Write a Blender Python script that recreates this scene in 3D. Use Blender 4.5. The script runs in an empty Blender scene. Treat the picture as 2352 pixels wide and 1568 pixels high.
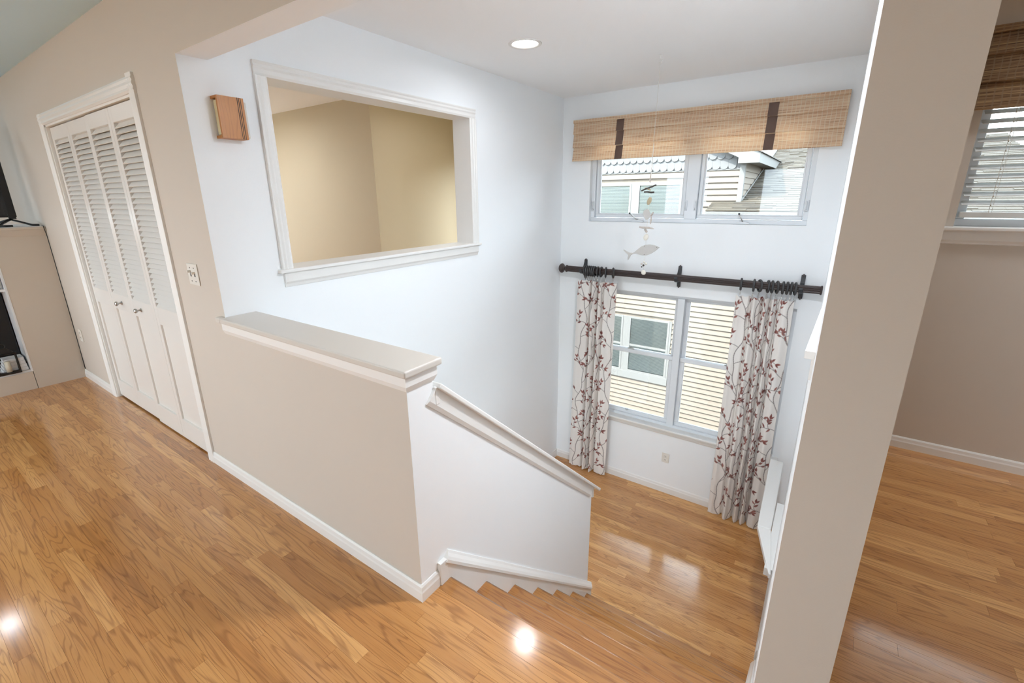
import bpy, bmesh, math, random
import numpy as np
from mathutils import Vector, Matrix

random.seed(7)
S = bpy.context.scene
COL = S.collection

# ------------------------------------------------------------------ camera
CAM = dict(loc=(1.13857, -1.00413, 1.56294), yaw=-0.61563, pitch=-0.28537, roll=-0.01199, f=1050.35, px=-14.35, py=-24.14)
_cy, _sy = math.cos(CAM['yaw']), math.sin(CAM['yaw'])
_c, _s = math.cos(CAM['pitch']), math.sin(CAM['pitch'])
_fw = Vector((_sy * _c, _cy * _c, _s)); _rt = Vector((_cy, -_sy, 0)); _up = _rt.cross(_fw)
_r = CAM['roll']
_R = _rt * math.cos(_r) + _up * math.sin(_r); _U = _up * math.cos(_r) - _rt * math.sin(_r)
cd = bpy.data.cameras.new('camera'); cam = bpy.data.objects.new('camera', cd); COL.objects.link(cam)
_m = Matrix.Identity(4)
for i in range(3):
    _m[i][0] = _R[i]; _m[i][1] = _U[i]; _m[i][2] = -_fw[i]; _m[i][3] = CAM['loc'][i]
cam.matrix_world = _m
cd.sensor_width = 36; cd.lens = 36 * CAM['f'] / 2352
cd.shift_x = -CAM['px'] / 2352; cd.shift_y = CAM['py'] / 2352
cd.clip_start = 0.02; cd.clip_end = 200
S.camera = cam

# ------------------------------------------------------------------ world, sun, exposure
W = bpy.data.worlds.new('sky'); S.world = W; W.use_nodes = True
_bg = W.node_tree.nodes['Background']
_bg.inputs[0].default_value = (0.78, 0.90, 1.0, 1); _bg.inputs[1].default_value = 6.1
sd = bpy.data.lights.new('sun', 'SUN'); sd.energy = 8.5; sd.angle = 0.01; sd.color = (1, 0.96, 0.9)
sun = bpy.data.objects.new('sun', sd); COL.objects.link(sun)
sun.rotation_euler = Vector((0.5, 0.66, -0.9)).to_track_quat('-Z', 'Y').to_euler()
S.view_settings.view_transform = 'Standard'; S.view_settings.look = 'None'
S.view_settings.gamma = 1.0; S.view_settings.use_curve_mapping = False
S.view_settings.exposure = 0.75
S.cycles.max_bounces = 7; S.cycles.diffuse_bounces = 5; S.cycles.glossy_bounces = 3; S.cycles.transmission_bounces = 4; S.cycles.transparent_max_bounces = 8
S.cycles.caustics_reflective = False; S.cycles.caustics_refractive = False
S.cycles.use_adaptive_sampling = True; S.cycles.adaptive_threshold = 0.08; S.cycles.adaptive_min_samples = 16
LAMP_W = 5.0      # main-room downlights, real and added
STAIR_W = 2.6     # stairwell downlight; also scales the added stair-head lamp

# ------------------------------------------------------------------ dimensions solved from the photograph
L, R, R2, T = 1.295, 1.1474, 1.2805, 0.128
D, D2, ZC, ZL = 3.5086, 2.5573, 2.51, 1.5628
HH = 2.170
RISE, RUN, Y0, YE = ZL / 7, 0.2429, 0.1588, 1.691
XW, YREAR, XE = -6.3, -4.6, 4.4
NY = 8.0          # neighbour wall plane
GZ = -3.3         # ground

# ------------------------------------------------------------------ colour + node helpers
def lin(v):
    v /= 255.0
    return v / 12.92 if v <= 0.04045 else ((v + 0.055) / 1.055) ** 2.4
def C(r, g, b): return (lin(r), lin(g), lin(b), 1)

def mat(name, col, rough=0.5, metal=0.0, spec=0.5, bump=0.0, bscale=200, var=0.0, vscale=3, coat=0.0, emit=None, estr=0):
    m = bpy.data.materials.new(name); m.use_nodes = True
    nt = m.node_tree; b = nt.nodes['Principled BSDF']
    b.inputs['Base Color'].default_value = col; b.inputs['Roughness'].default_value = rough
    b.inputs['Metallic'].default_value = metal; b.inputs['Specular IOR Level'].default_value = spec
    b.inputs['Coat Weight'].default_value = coat
    if emit:
        b.inputs['Emission Color'].default_value = emit; b.inputs['Emission Strength'].default_value = estr
    g = None
    if bump or var: g = nt.nodes.new('ShaderNodeNewGeometry')
    if bump:
        n = nt.nodes.new('ShaderNodeTexNoise'); n.inputs['Scale'].default_value = bscale; n.inputs['Detail'].default_value = 3
        nt.links.new(g.outputs['Position'], n.inputs['Vector'])
        k = nt.nodes.new('ShaderNodeBump'); k.inputs['Strength'].default_value = bump; k.inputs['Distance'].default_value = 0.002
        nt.links.new(n.outputs['Fac'], k.inputs['Height']); nt.links.new(k.outputs['Normal'], b.inputs['Normal'])
    if var:
        n2 = nt.nodes.new('ShaderNodeTexNoise'); n2.inputs['Scale'].default_value = vscale
        nt.links.new(g.outputs['Position'], n2.inputs['Vector'])
        h = nt.nodes.new('ShaderNodeHueSaturation'); h.inputs['Color'].default_value = col
        mr = nt.nodes.new('ShaderNodeMapRange'); mr.inputs[3].default_value = 1 - var; mr.inputs[4].default_value = 1 + var
        nt.links.new(n2.outputs['Fac'], mr.inputs[0]); nt.links.new(mr.outputs[0], h.inputs['Value'])
        nt.links.new(h.outputs['Color'], b.inputs['Base Color'])
    return m

def wood(name, dark, mid, light, rough=0.22, spec=0.5, coat=0.25, axis='x', rnd=True, grain=1.0):
    """oak: per-board tone from Object Info random, long grain along the axis"""
    m = bpy.data.materials.new(name); m.use_nodes = True
    nt = m.node_tree; N = nt.nodes; K = nt.links; b = N['Principled BSDF']
    g = N.new('ShaderNodeNewGeometry'); oi = N.new('ShaderNodeObjectInfo')
    off = N.new('ShaderNodeVectorMath'); off.operation = 'SCALE'; off.inputs[0].default_value = (37.1, 53.7, 19.3)
    K.new(oi.outputs['Random'], off.inputs['Scale'])
    add = N.new('ShaderNodeVectorMath'); add.operation = 'ADD'
    K.new(g.outputs['Position'], add.inputs[0]); K.new(off.outputs[0], add.inputs[1])
    def stretch(sx, sy, sz):
        v = N.new('ShaderNodeVectorMath'); v.operation = 'MULTIPLY'
        v.inputs[1].default_value = {'x': (sx, sy, sz), 'y': (sy, sx, sz), 'z': (sy, sz, sx)}[axis]
        K.new(add.outputs[0], v.inputs[0]); return v
    # cathedral figure: rings from a stretched, distorted field
    s1 = stretch(1.1, 13.0, 13.0)
    n1 = N.new('ShaderNodeTexNoise'); n1.inputs['Scale'].default_value = 1.0; n1.inputs['Detail'].default_value = 2.0; n1.inputs['Distortion'].default_value = 0.4
    K.new(s1.outputs[0], n1.inputs['Vector'])
    mu = N.new('ShaderNodeMath'); mu.operation = 'MULTIPLY'; mu.inputs[1].default_value = 12.0; K.new(n1.outputs['Fac'], mu.inputs[0])
    fr = N.new('ShaderNodeMath'); fr.operation = 'PINGPONG'; fr.inputs[1].default_value = 0.5; K.new(mu.outputs[0], fr.inputs[0])
    pw = N.new('ShaderNodeMapRange'); pw.inputs[1].default_value = 0.0; pw.inputs[2].default_value = 0.22; pw.inputs[3].default_value = 1.0; pw.inputs[4].default_value = 0.0
    pw.interpolation_type = 'SMOOTHSTEP'; K.new(fr.outputs[0], pw.inputs[0])
    # fine pores
    s2 = stretch(7.0, 260.0, 260.0)
    n2 = N.new('ShaderNodeTexNoise'); n2.inputs['Scale'].default_value = 1.0; n2.inputs['Detail'].default_value = 3.0; K.new(s2.outputs[0], n2.inputs['Vector'])
    s3 = stretch(2.0, 40.0, 40.0)
    n3 = N.new('ShaderNodeTexNoise'); n3.inputs['Scale'].default_value = 1.0; n3.inputs['Detail'].default_value = 2.0; K.new(s3.outputs[0], n3.inputs['Vector'])
    # tone
    ramp = N.new('ShaderNodeValToRGB'); e = ramp.color_ramp.elements
    e[0].position = 0.0; e[0].color = dark; e[1].position = 1.0; e[1].color = light
    x = e.new(0.30); x.color = mid
    x = e.new(0.8); x.color = tuple(0.5 * (mid[i] + light[i]) for i in range(4))
    tone = N.new('ShaderNodeMath'); tone.operation = 'MULTIPLY_ADD'; tone.inputs[1].default_value = 0.68 if rnd else 0.0; tone.inputs[2].default_value = 0.06 if rnd else 0.42
    K.new(oi.outputs['Random'], tone.inputs[0])
    t2 = N.new('ShaderNodeMath'); t2.operation = 'MULTIPLY_ADD'; t2.inputs[1].default_value = 0.42
    K.new(n3.outputs['Fac'], t2.inputs[0]); K.new(tone.outputs[0], t2.inputs[2])
    K.new(t2.outputs[0], ramp.inputs[0])
    mx = N.new('ShaderNodeMix'); mx.data_type = 'RGBA'; mx.blend_type = 'MULTIPLY'
    k2 = N.new('ShaderNodeMath'); k2.operation = 'MULTIPLY'; k2.inputs[1].default_value = 0.5 * grain; K.new(pw.outputs[0], k2.inputs[0])
    K.new(k2.outputs[0], mx.inputs[0]); K.new(ramp.outputs[0], mx.inputs[6]); mx.inputs[7].default_value = (0.42, 0.30, 0.22, 1)
    mx2 = N.new('ShaderNodeMix'); mx2.data_type = 'RGBA'; mx2.blend_type = 'MULTIPLY'
    k3 = N.new('ShaderNodeMapRange'); k3.inputs[1].default_value = 0.52; k3.inputs[2].default_value = 0.75; k3.inputs[3].default_value = 0; k3.inputs[4].default_value = 0.55 * grain
    K.new(n2.outputs['Fac'], k3.inputs[0]); K.new(k3.outputs[0], mx2.inputs[0]); K.new(mx.outputs[2], mx2.inputs[6]); mx2.inputs[7].default_value = (0.5, 0.4, 0.32, 1)
    K.new(mx2.outputs[2], b.inputs['Base Color'])
    bp = N.new('ShaderNodeBump'); bp.inputs['Strength'].default_value = 0.05; bp.inputs['Distance'].default_value = 0.001
    K.new(n2.outputs['Fac'], bp.inputs['Height']); K.new(bp.outputs[0], b.inputs['Normal'])
    b.inputs['Roughness'].default_value = rough; b.inputs['Specular IOR Level'].default_value = spec
    b.inputs['Coat Weight'].default_value = coat; b.inputs['Coat Roughness'].default_value = 0.12; b.inputs['Coat IOR'].default_value = 1.55
    return m

def glass(name, tint=(0.96, 0.98, 0.98, 1), refl=0.06):
    m = bpy.data.materials.new(name); m.use_nodes = True
    nt = m.node_tree; nt.nodes.remove(nt.nodes['Principled BSDF'])
    t = nt.nodes.new('ShaderNodeBsdfTransparent'); t.inputs[0].default_value = tint
    g = nt.nodes.new('ShaderNodeBsdfGlossy'); g.inputs['Roughness'].default_value = 0.02
    f = nt.nodes.new('ShaderNodeFresnel'); f.inputs[0].default_value = 1.45
    mx = nt.nodes.new('ShaderNodeMixShader')
    nt.links.new(f.outputs[0], mx.inputs[0]); nt.links.new(t.outputs[0], mx.inputs[1]); nt.links.new(g.outputs[0], mx.inputs[2])
    nt.links.new(mx.outputs[0], nt.nodes['Material Output'].inputs[0])
    return m

def woven(name, cols, straw):
    """bamboo weave: thin horizontal reeds of mixed browns with pale vertical threads"""
    m = bpy.data.materials.new(name); m.use_nodes = True
    nt = m.node_tree; N = nt.nodes; K = nt.links; b = N['Principled BSDF']
    g = N.new('ShaderNodeNewGeometry'); sp = N.new('ShaderNodeSeparateXYZ'); K.new(g.outputs['Position'], sp.inputs[0])
    v = N.new('ShaderNodeVectorMath'); v.operation = 'MULTIPLY'; v.inputs[1].default_value = (5, 1, 210); K.new(g.outputs['Position'], v.inputs[0])
    n = N.new('ShaderNodeTexNoise'); n.inputs['Scale'].default_value = 1; n.inputs['Detail'].default_value = 2; K.new(v.outputs[0], n.inputs['Vector'])
    rp = N.new('ShaderNodeValToRGB'); e = rp.color_ramp.elements
    e[0].position = 0.25; e[0].color = cols[0]; e[1].position = 0.72; e[1].color = cols[3]
    q = e.new(0.40); q.color = cols[1]; q = e.new(0.54); q.color = cols[2]
    K.new(n.outputs['Fac'], rp.inputs[0])
    # vertical threads
    mu = N.new('ShaderNodeMath'); mu.operation = 'MULTIPLY'; mu.inputs[1].default_value = 34; K.new(sp.outputs[0], mu.inputs[0])
    wob = N.new('ShaderNodeTexNoise'); wob.inputs['Scale'].default_value = 9; K.new(g.outputs['Position'], wob.inputs['Vector'])
    ad = N.new('ShaderNodeMath'); ad.operation = 'ADD'; K.new(mu.outputs[0], ad.inputs[0]); K.new(wob.outputs['Fac'], ad.inputs[1])
    fr = N.new('ShaderNodeMath'); fr.operation = 'FRACT'; K.new(ad.outputs[0], fr.inputs[0])
    lt = N.new('ShaderNodeMath'); lt.operation = 'LESS_THAN'; lt.inputs[1].default_value = 0.2; K.new(fr.outputs[0], lt.inputs[0])
    m5 = N.new('ShaderNodeMath'); m5.operation = 'MULTIPLY'; m5.inputs[1].default_value = 0.6; K.new(lt.outputs[0], m5.inputs[0])
    mx = N.new('ShaderNodeMix'); mx.data_type = 'RGBA'; K.new(m5.outputs[0], mx.inputs[0]); K.new(rp.outputs[0], mx.inputs[6]); mx.inputs[7].default_value = straw
    K.new(mx.outputs[2], b.inputs['Base Color']); b.inputs['Roughness'].default_value = 0.6
    bp = N.new('ShaderNodeBump'); bp.inputs['Strength'].default_value = 0.4; bp.inputs['Distance'].default_value = 0.003
    K.new(n.outputs['Fac'], bp.inputs['Height']); K.new(bp.outputs[0], b.inputs['Normal'])
    # daylight glows a little through the weave
    tr = N.new('ShaderNodeBsdfTranslucent'); K.new(mx.outputs[2], tr.inputs[0])
    ms = N.new('ShaderNodeMixShader'); ms.inputs[0].default_value = 0.45
    K.new(b.outputs[0], ms.inputs[1]); K.new(tr.outputs[0], ms.inputs[2]); K.new(ms.outputs[0], N['Material Output'].inputs[0])
    return m

M = {}
M['tan'] = mat('tan_paint', C(206, 197, 186), 0.75, spec=0.25, bump=0.12, bscale=260)
M['white'] = mat('white_paint', C(244, 247, 249), 0.7, spec=0.25, bump=0.10, bscale=260)
M['trim'] = mat('trim_white_gloss', C(234, 233, 230), 0.35, spec=0.4)
M['cap'] = mat('cap_offwhite_gloss', C(209, 203, 195), 0.35, spec=0.4)
M['ceil'] = mat('ceiling_paint', C(250, 251, 252), 0.85, spec=0.15, bump=0.1, bscale=220)
M['gold'] = mat('ochre_paint', C(206, 192, 164), 0.75, spec=0.2, bump=0.1, bscale=260)
M['door'] = mat('door_white_gloss', C(229, 226, 221), 0.3, spec=0.45)
M['oak'] = wood('oak_floor', C(120, 74, 38), C(190, 131, 70), C(226, 172, 108), rough=0.32, coat=1.0, spec=0.3)
M['oak_r'] = wood('oak_tread', C(124, 76, 38), C(168, 112, 58), C(192, 140, 80), rough=0.32, coat=1.0, spec=0.3)
M['sconce_wood'] = wood('sconce_oak', C(136, 80, 34), C(176, 112, 50), C(196, 134, 66), rough=0.4, coat=0.0, axis='z', rnd=False, grain=0.5)
M['vinyl'] = mat('window_vinyl', C(228, 232, 236), 0.4, spec=0.45)
M['glass'] = glass('pane_glass')
M['black'] = mat('black_plastic', C(22, 22, 23), 0.35)
M['screen'] = mat('tv_screen', C(14, 15, 17), 0.06, spec=0.6)
M['rod'] = mat('dark_walnut', C(62, 50, 48), 0.35, spec=0.5, var=0.15, vscale=30)
M['ring'] = mat('charcoal_ring', C(58, 58, 60), 0.45)
M['iron'] = mat('charcoal_bracket', C(52, 54, 58), 0.45)
M['metal'] = mat('brushed_steel', C(190, 190, 188), 0.3, metal=1.0)
M['plate'] = mat('switch_ivory', C(226, 222, 214), 0.35)
M['dark'] = mat('dark_slot', C(40, 36, 33), 0.6)
M['brown'] = mat('brown_strap', C(104, 82, 72), 0.8, bump=0.3, bscale=400)
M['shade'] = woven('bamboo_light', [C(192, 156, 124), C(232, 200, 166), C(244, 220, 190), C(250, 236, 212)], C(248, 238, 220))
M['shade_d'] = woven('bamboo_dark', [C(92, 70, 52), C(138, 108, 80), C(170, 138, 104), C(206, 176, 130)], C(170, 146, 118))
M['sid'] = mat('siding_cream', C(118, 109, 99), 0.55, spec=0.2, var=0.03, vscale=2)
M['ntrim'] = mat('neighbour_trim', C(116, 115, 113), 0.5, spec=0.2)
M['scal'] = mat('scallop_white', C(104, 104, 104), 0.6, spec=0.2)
M['roof'] = mat('roof_deck', C(96, 92, 88), 0.9)
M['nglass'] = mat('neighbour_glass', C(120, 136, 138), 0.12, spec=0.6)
M['slat'] = mat('blind_slat', C(214, 216, 214), 0.45)
M['string'] = mat('twine', C(212, 208, 200), 0.8)
M['fishwood'] = mat('weathered_white_wood', C(182, 179, 175), 0.8, bump=0.3, bscale=120, var=0.08, vscale=40)
M['stick'] = mat('dark_driftwood', C(76, 70, 66), 0.85, bump=0.4, bscale=200)
M['drift'] = mat('pale_driftwood', C(186, 176, 168), 0.85, bump=0.4, bscale=200, var=0.2, vscale=60)
M['stone'] = mat('tan_shell', C(172, 156, 128), 0.6, var=0.2, vscale=40)
M['shell'] = mat('pale_shell', C(214, 209, 198), 0.5)
M['paper'] = mat('white_paper', C(232, 234, 236), 0.7)
M['candle'] = mat('wax', C(214, 208, 190), 0.5)
M['cream'] = mat('cream_fabric', C(220, 208, 168), 0.8, bump=0.4, bscale=300)
M['lens'] = mat('lamp_lens', C(255, 252, 244), 0.5, emit=(1, 0.96, 0.88, 1), estr=5.0)
M['lens_on'] = M['lens']
M['ground'] = mat('gravel_ground', C(120, 118, 110), 0.95, var=0.2, vscale=4)
M['cabinet'] = mat('cabinet_paint', C(205, 194, 180), 0.6, spec=0.3)
M['shelfwhite'] = mat('shelf_white', C(226, 228, 230), 0.5)
def shinglemat():
    m = bpy.data.materials.new('roof_shingle'); m.use_nodes = True
    nt = m.node_tree; b = nt.nodes['Principled BSDF']; b.inputs['Roughness'].default_value = 0.9
    oi = nt.nodes.new('ShaderNodeObjectInfo'); rp = nt.nodes.new('ShaderNodeValToRGB')
    rp.color_ramp.elements[0].color = C(50, 45, 38); rp.color_ramp.elements[1].color = C(69, 63, 53)
    nt.links.new(oi.outputs['Random'], rp.inputs[0]); nt.links.new(rp.outputs[0], b.inputs['Base Color'])
    return m
M['shingle'] = shinglemat()

# ------------------------------------------------------------------ object helpers
WLOC = {}
def wl(o): return WLOC.get(o.name, Vector((0, 0, 0))) if o else Vector((0, 0, 0))
def tag(o, label=None, cat=None, group=None, kind=None):
    if label: o['label'] = label
    if cat: o['category'] = cat
    if group: o['group'] = group
    if kind: o['kind'] = kind
    return o
def empty(name, loc, label=None, cat=None, group=None, kind=None, parent=None):
    o = bpy.data.objects.new(name, None); COL.objects.link(o); o.empty_display_size = 0.05
    loc = Vector(loc); o.location = loc - wl(parent)
    if parent: o.parent = parent
    WLOC[o.name] = loc
    return tag(o, label, cat, group, kind)

class MB:
    def __init__(s): s.v = []; s.f = []; s.m = []
    def quad(s, a, b, c, d, mi=0):
        n = len(s.v); s.v += [a, b, c, d]; s.f.append((n, n + 1, n + 2, n + 3)); s.m.append(mi); return s
    def box(s, x0, x1, y0, y1, z0, z1, mi=0, faces=None):
        """faces: material overrides keyed -x +x -y +y -z +z"""
        n = len(s.v); fm = faces or {}
        s.v += [(x0, y0, z0), (x1, y0, z0), (x1, y1, z0), (x0, y1, z0), (x0, y0, z1), (x1, y0, z1), (x1, y1, z1), (x0, y1, z1)]
        for q, k in (((0, 3, 2, 1), '-z'), ((4, 5, 6, 7), '+z'), ((0, 1, 5, 4), '-y'), ((2, 3, 7, 6), '+y'), ((3, 0, 4, 7), '-x'), ((1, 2, 6, 5), '+x')):
            s.f.append(tuple(n + i for i in q)); s.m.append(fm.get(k, mi))
        return s
    def prism(s, o, u, v, poly, ext, mi=0, m0=0.0, m1=0.0):
        """polygon in the plane (o,u,v), swept along ext; counter-clockwise seen against ext"""
        o, u, v, ext = Vector(o), Vector(u), Vector(v), Vector(ext); n = len(s.v); k = len(poly)
        a = [o + u * p[0] + v * p[1] for p in poly]; ed = ext.normalized()
        s.v += [tuple(p + ed * (m0 * q[0])) for p, q in zip(a, poly)] + [tuple(p + ext + ed * (m1 * q[0])) for p, q in zip(a, poly)]
        flip = u.cross(v).dot(ext) > 0
        ar = sum(poly[i][0] * poly[(i + 1) % k][1] - poly[(i + 1) % k][0] * poly[i][1] for i in range(k))
        if ar < 0: flip = not flip
        def add(f): s.f.append(tuple(f) if flip else tuple(reversed(f))); s.m.append(mi)
        add([n + i for i in reversed(range(k))]); add([n + k + i for i in range(k)])
        for i in range(k):
            j = (i + 1) % k; add([n + i, n + j, n + k + j, n + k + i])
        return s
    def tube(s, pts, r, seg=8, mi=0, cap=True):
        pts = [Vector(p) for p in pts]; rr = r if isinstance(r, (list, tuple)) else [r] * len(pts); n0 = len(s.v)
        for i, p in enumerate(pts):
            d = (pts[min(i + 1, len(pts) - 1)] - pts[max(i - 1, 0)]).normalized()
            ref = Vector((0, 0, 1)) if abs(d.z) < 0.9 else Vector((1, 0, 0))
            a = d.cross(ref).normalized(); b = d.cross(a).normalized()
            for k in range(seg):
                t = 2 * math.pi * k / seg; s.v.append(tuple(p + (a * math.cos(t) + b * math.sin(t)) * rr[i]))
        for i in range(len(pts) - 1):
            for k in range(seg):
                a0 = n0 + i * seg + k; a1 = n0 + i * seg + (k + 1) % seg
                s.f.append((a0, a0 + seg, a1 + seg, a1)); s.m.append(mi)
        if cap:
            s.f.append(tuple(n0 + k for k in range(seg))); s.m.append(mi)
            e = n0 + (len(pts) - 1) * seg
            s.f.append(tuple(e + k for k in reversed(range(seg)))); s.m.append(mi)
        return s
    def lathe(s, o, axis, prof, seg=20, mi=0):
        """profile of (distance along axis, radius)"""
        ax = Vector(axis).normalized()
        return s.tube([Vector(o) + ax * p[0] for p in prof], [max(p[1], 1e-4) for p in prof], seg, mi)
    def torus(s, c, axis, R_, r, seg=24, ts=8, mi=0):
        ax = Vector(axis).normalized(); ref = Vector((0, 0, 1)) if abs(ax.z) < 0.9 else Vector((1, 0, 0))
        a = ax.cross(ref).normalized(); b = ax.cross(a).normalized(); n0 = len(s.v); c = Vector(c)
        for i in range(seg):
            t = 2 * math.pi * i / seg; d = a * math.cos(t) + b * math.sin(t)
            for k in range(ts):
                q = 2 * math.pi * k / ts; s.v.append(tuple(c + d * (R_ + r * math.cos(q)) + ax * r * math.sin(q)))
        for i in range(seg):
            for k in range(ts):
                s.f.append((n0 + i * ts + k, n0 + i * ts + (k + 1) % ts, n0 + ((i + 1) % seg) * ts + (k + 1) % ts, n0 + ((i + 1) % seg) * ts + k)); s.m.append(mi)
        return s
    def ell(s, c, rx, ry, rz, seg=14, rings=9, mi=0, rot=None):
        n0 = len(s.v); c = Vector(c)
        for i in range(rings + 1):
            ph = math.pi * i / rings
            for k in range(seg):
                t = 2 * math.pi * k / seg
                v = Vector((rx * math.sin(ph) * math.cos(t), ry * math.sin(ph) * math.sin(t), rz * math.cos(ph)))
                if rot: v = rot @ v
                s.v.append(tuple(c + v))
        for i in range(rings):
            for k in range(seg):
                s.f.append((n0 + i * seg + k, n0 + (i + 1) * seg + k, n0 + (i + 1) * seg + (k + 1) % seg, n0 + i * seg + (k + 1) % seg)); s.m.append(mi)
        return s
    def build(s, name, mats, parent=None, smooth=False, bevel=0.0, seg=2, **kw):
        base = wl(parent)
        me = bpy.data.meshes.new(name)
        me.from_pydata([(p[0] - base.x, p[1] - base.y, p[2] - base.z) for p in s.v], [], s.f)
        for m in (mats if isinstance(mats, (list, tuple)) else [mats]): me.materials.append(M[m] if isinstance(m, str) else m)
        me.polygons.foreach_set('material_index', s.m)
        if smooth: me.polygons.foreach_set('use_smooth', [True] * len(me.polygons))
        me.update()
        o = bpy.data.objects.new(name, me); COL.objects.link(o)
        if parent: o.parent = parent
        WLOC[o.name] = base.copy()
        if bevel:
            bv = o.modifiers.new('bevel', 'BEVEL'); bv.width = bevel; bv.segments = seg; bv.limit_method = 'ANGLE'; bv.angle_limit = 0.6
        if smooth and smooth != True:
            pass
        return tag(o, **{('cat' if k == 'category' else k): v for k, v in kw.items()})

def B(name, m, parent, x0, x1, y0, y1, z0, z1, bevel=0.0, **kw):
    return MB().box(min(x0, x1), max(x0, x1), min(y0, y1), max(y0, y1), min(z0, z1), max(z0, z1)).build(name, m, parent, bevel=bevel, **kw)

def wall_xz(mb, x0, x1, y0, y1, z0, z1, holes, mi, back, rev):
    """wall slab along X with rectangular holes (hx0,hx1,hz0,hz1); mi = -y face, back = +y face, rev = reveals"""
    xs = sorted({x0, x1, *[h[0] for h in holes], *[h[1] for h in holes]}); zs = sorted({z0, z1, *[h[2] for h in holes], *[h[3] for h in holes]})
    solid = lambda i, j: 0 <= i < len(xs) - 1 and 0 <= j < len(zs) - 1 and not any(h[0] <= (xs[i] + xs[i + 1]) / 2 <= h[1] and h[2] <= (zs[j] + zs[j + 1]) / 2 <= h[3] for h in holes)
    for i in range(len(xs) - 1):
        for j in range(len(zs) - 1):
            if not solid(i, j): continue
            a, b, c, d = xs[i], xs[i + 1], zs[j], zs[j + 1]
            mb.quad((a, y0, c), (b, y0, c), (b, y0, d), (a, y0, d), mi); mb.quad((b, y1, c), (a, y1, c), (a, y1, d), (b, y1, d), back)
            if not solid(i - 1, j): mb.quad((a, y1, c), (a, y0, c), (a, y0, d), (a, y1, d), rev)
            if not solid(i + 1, j): mb.quad((b, y0, c), (b, y1, c), (b, y1, d), (b, y0, d), rev)
            if not solid(i, j - 1): mb.quad((a, y1, c), (b, y1, c), (b, y0, c), (a, y0, c), rev)
            if not solid(i, j + 1): mb.quad((a, y0, d), (b, y0, d), (b, y1, d), (a, y1, d), rev)
    return mb
def wall_yz(mb, x0, x1, y0, y1, z0, z1, holes, mi, back, rev):
    """same along Y; mi = -x face, back = +x face"""
    t = MB(); wall_xz(t, y0, y1, x0, x1, z0, z1, holes, mi, back, rev)
    n = len(mb.v); mb.v += [(v[1], v[0], v[2]) for v in t.v]; mb.f += [tuple(n + i for i in reversed(f)) for f in t.f]; mb.m += t.m
    return mb

# ------------------------------------------------------------------ structure: walls, ceiling
CL0, CL1, CLZ = -3.545, -1.863, 2.085        # closet opening
HW = 0.962                                   # half-wall body height below the cap board
w = MB()
tf = {'-y': 0}
w.box(XW, CL0, 0, T, 0, ZC, 1, tf); w.box(CL0, CL1, 0, T, CLZ, ZC, 1, tf); w.box(CL1, -L, 0, T, 0, ZC, 1, tf)
w.box(-L, R, 0, T, HH, ZC, 1, tf)
w.box(R, R2, 0, T, -0.25, ZC, 1, {'-y': 0, '+x': 0})
w.build('wall_front', ['tan', 'white'], kind='structure', label='tan painted wall with closet doors and wide stairwell opening')
MB().box(-L, 0, 0, T, 0, HW, 1, tf).build('wall_half', ['tan', 'white'], kind='structure', label='tan half wall guarding the stairwell')
PO = (0.392, 1.976, 1.195, 2.147)            # pass-through opening y0 y1 z0 z1
w = MB(); wall_yz(w, -L - 0.165, -L, T, D, GZ, ZC, [PO], 1, 0, 2)
w.build('wall_left', ['white', 'gold', 'trim'], kind='structure', label='white stairwell wall with pass-through opening')
w = MB(); wall_yz(w, R, R2, T, D, GZ, ZC, [], 0, 1, 2)
w.build('wall_right', ['white', 'tan', 'trim'], kind='structure', label='white stairwell wall behind the tan post')
UW = (-0.976, 0.947, 1.307, 2.2); LW = (-0.93, 0.985, -0.80, 0.618)
w = MB(); wall_xz(w, -L - 0.165, R2, D, D + 0.17, GZ, ZC, [UW, LW], 0, 1, 0)
w.build('wall_back', ['white', 'ntrim'], kind='structure', label='white stairwell wall with two windows')
RW = (1.677, 2.75, 1.372, 2.30)
w = MB(); wall_xz(w, R2, XE, D2, D2 + 0.16, -0.25, ZC, [RW], 0, 1, 2)
w.build('wall_side', ['tan', 'ntrim', 'trim'], kind='structure', label='tan wall of the side room with window')
w = MB(); wall_xz(w, XW, XE, YREAR, YREAR + 0.15, -0.25, ZC, [(-5.4, -3.9, 0.45, 2.1), (-3.1, -1.6, 0.45, 2.1), (-0.4, 0.65, 0.45, 2.1)], 1, 0, 0)
w.build('wall_rear', ['tan', 'ntrim'], kind='structure')
w = MB(); wall_yz(w, XW - 0.15, XW, YREAR, D, -0.25, ZC, [(-3.2, -1.0, 0.95, 2.1), (0.5, 2.0, 0.7, 2.2)], 1, 0, 0)
w.build('wall_west', ['tan', 'ntrim'], kind='structure')
w = MB(); wall_yz(w, XE, XE + 0.15, YREAR, D2, -0.25, ZC, [(1.4, 2.1, 0.9, 2.1)], 0, 1, 0)  # unseen window opening, added to brighten the side room wall
w.build('wall_east', ['tan', 'ntrim'], kind='structure')
# room behind the pass-through
MB().box(XW, -2.69, 2.183, D, 0, ZC).build('wall_den', 'gold', kind='structure', label='ochre walls seen through the pass-through')
w = MB(); wall_xz(w, -2.69, -L - 0.165, D, D + 0.17, -0.25, ZC, [(-2.55, -1.62, 0.75, 1.95)], 0, 1, 0)
w.build('wall_den_window', ['gold', 'ntrim'], kind='structure')
MB().box(CL0 - 0.1, -1.78, 0.17, 0.42, 0, ZC).build('wall_closet', 'tan', kind='structure')
MB().box(CL0 - 0.1, -1.78, 0.0, T, -0.25, -0.001).build('floor_closet', 'oak_r', kind='structure')
MB().box(XW, -L - 0.165, T, D, -0.25, 0.0).build('floor_den', 'oak_r', kind='structure')
M['ceil_cool_shade'] = mat('ceiling_cool_shade', C(204, 234, 255), 0.85, spec=0.15, bump=0.1, bscale=220)  # white ceiling; its cool shade is put into the colour against warm bounce
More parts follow.
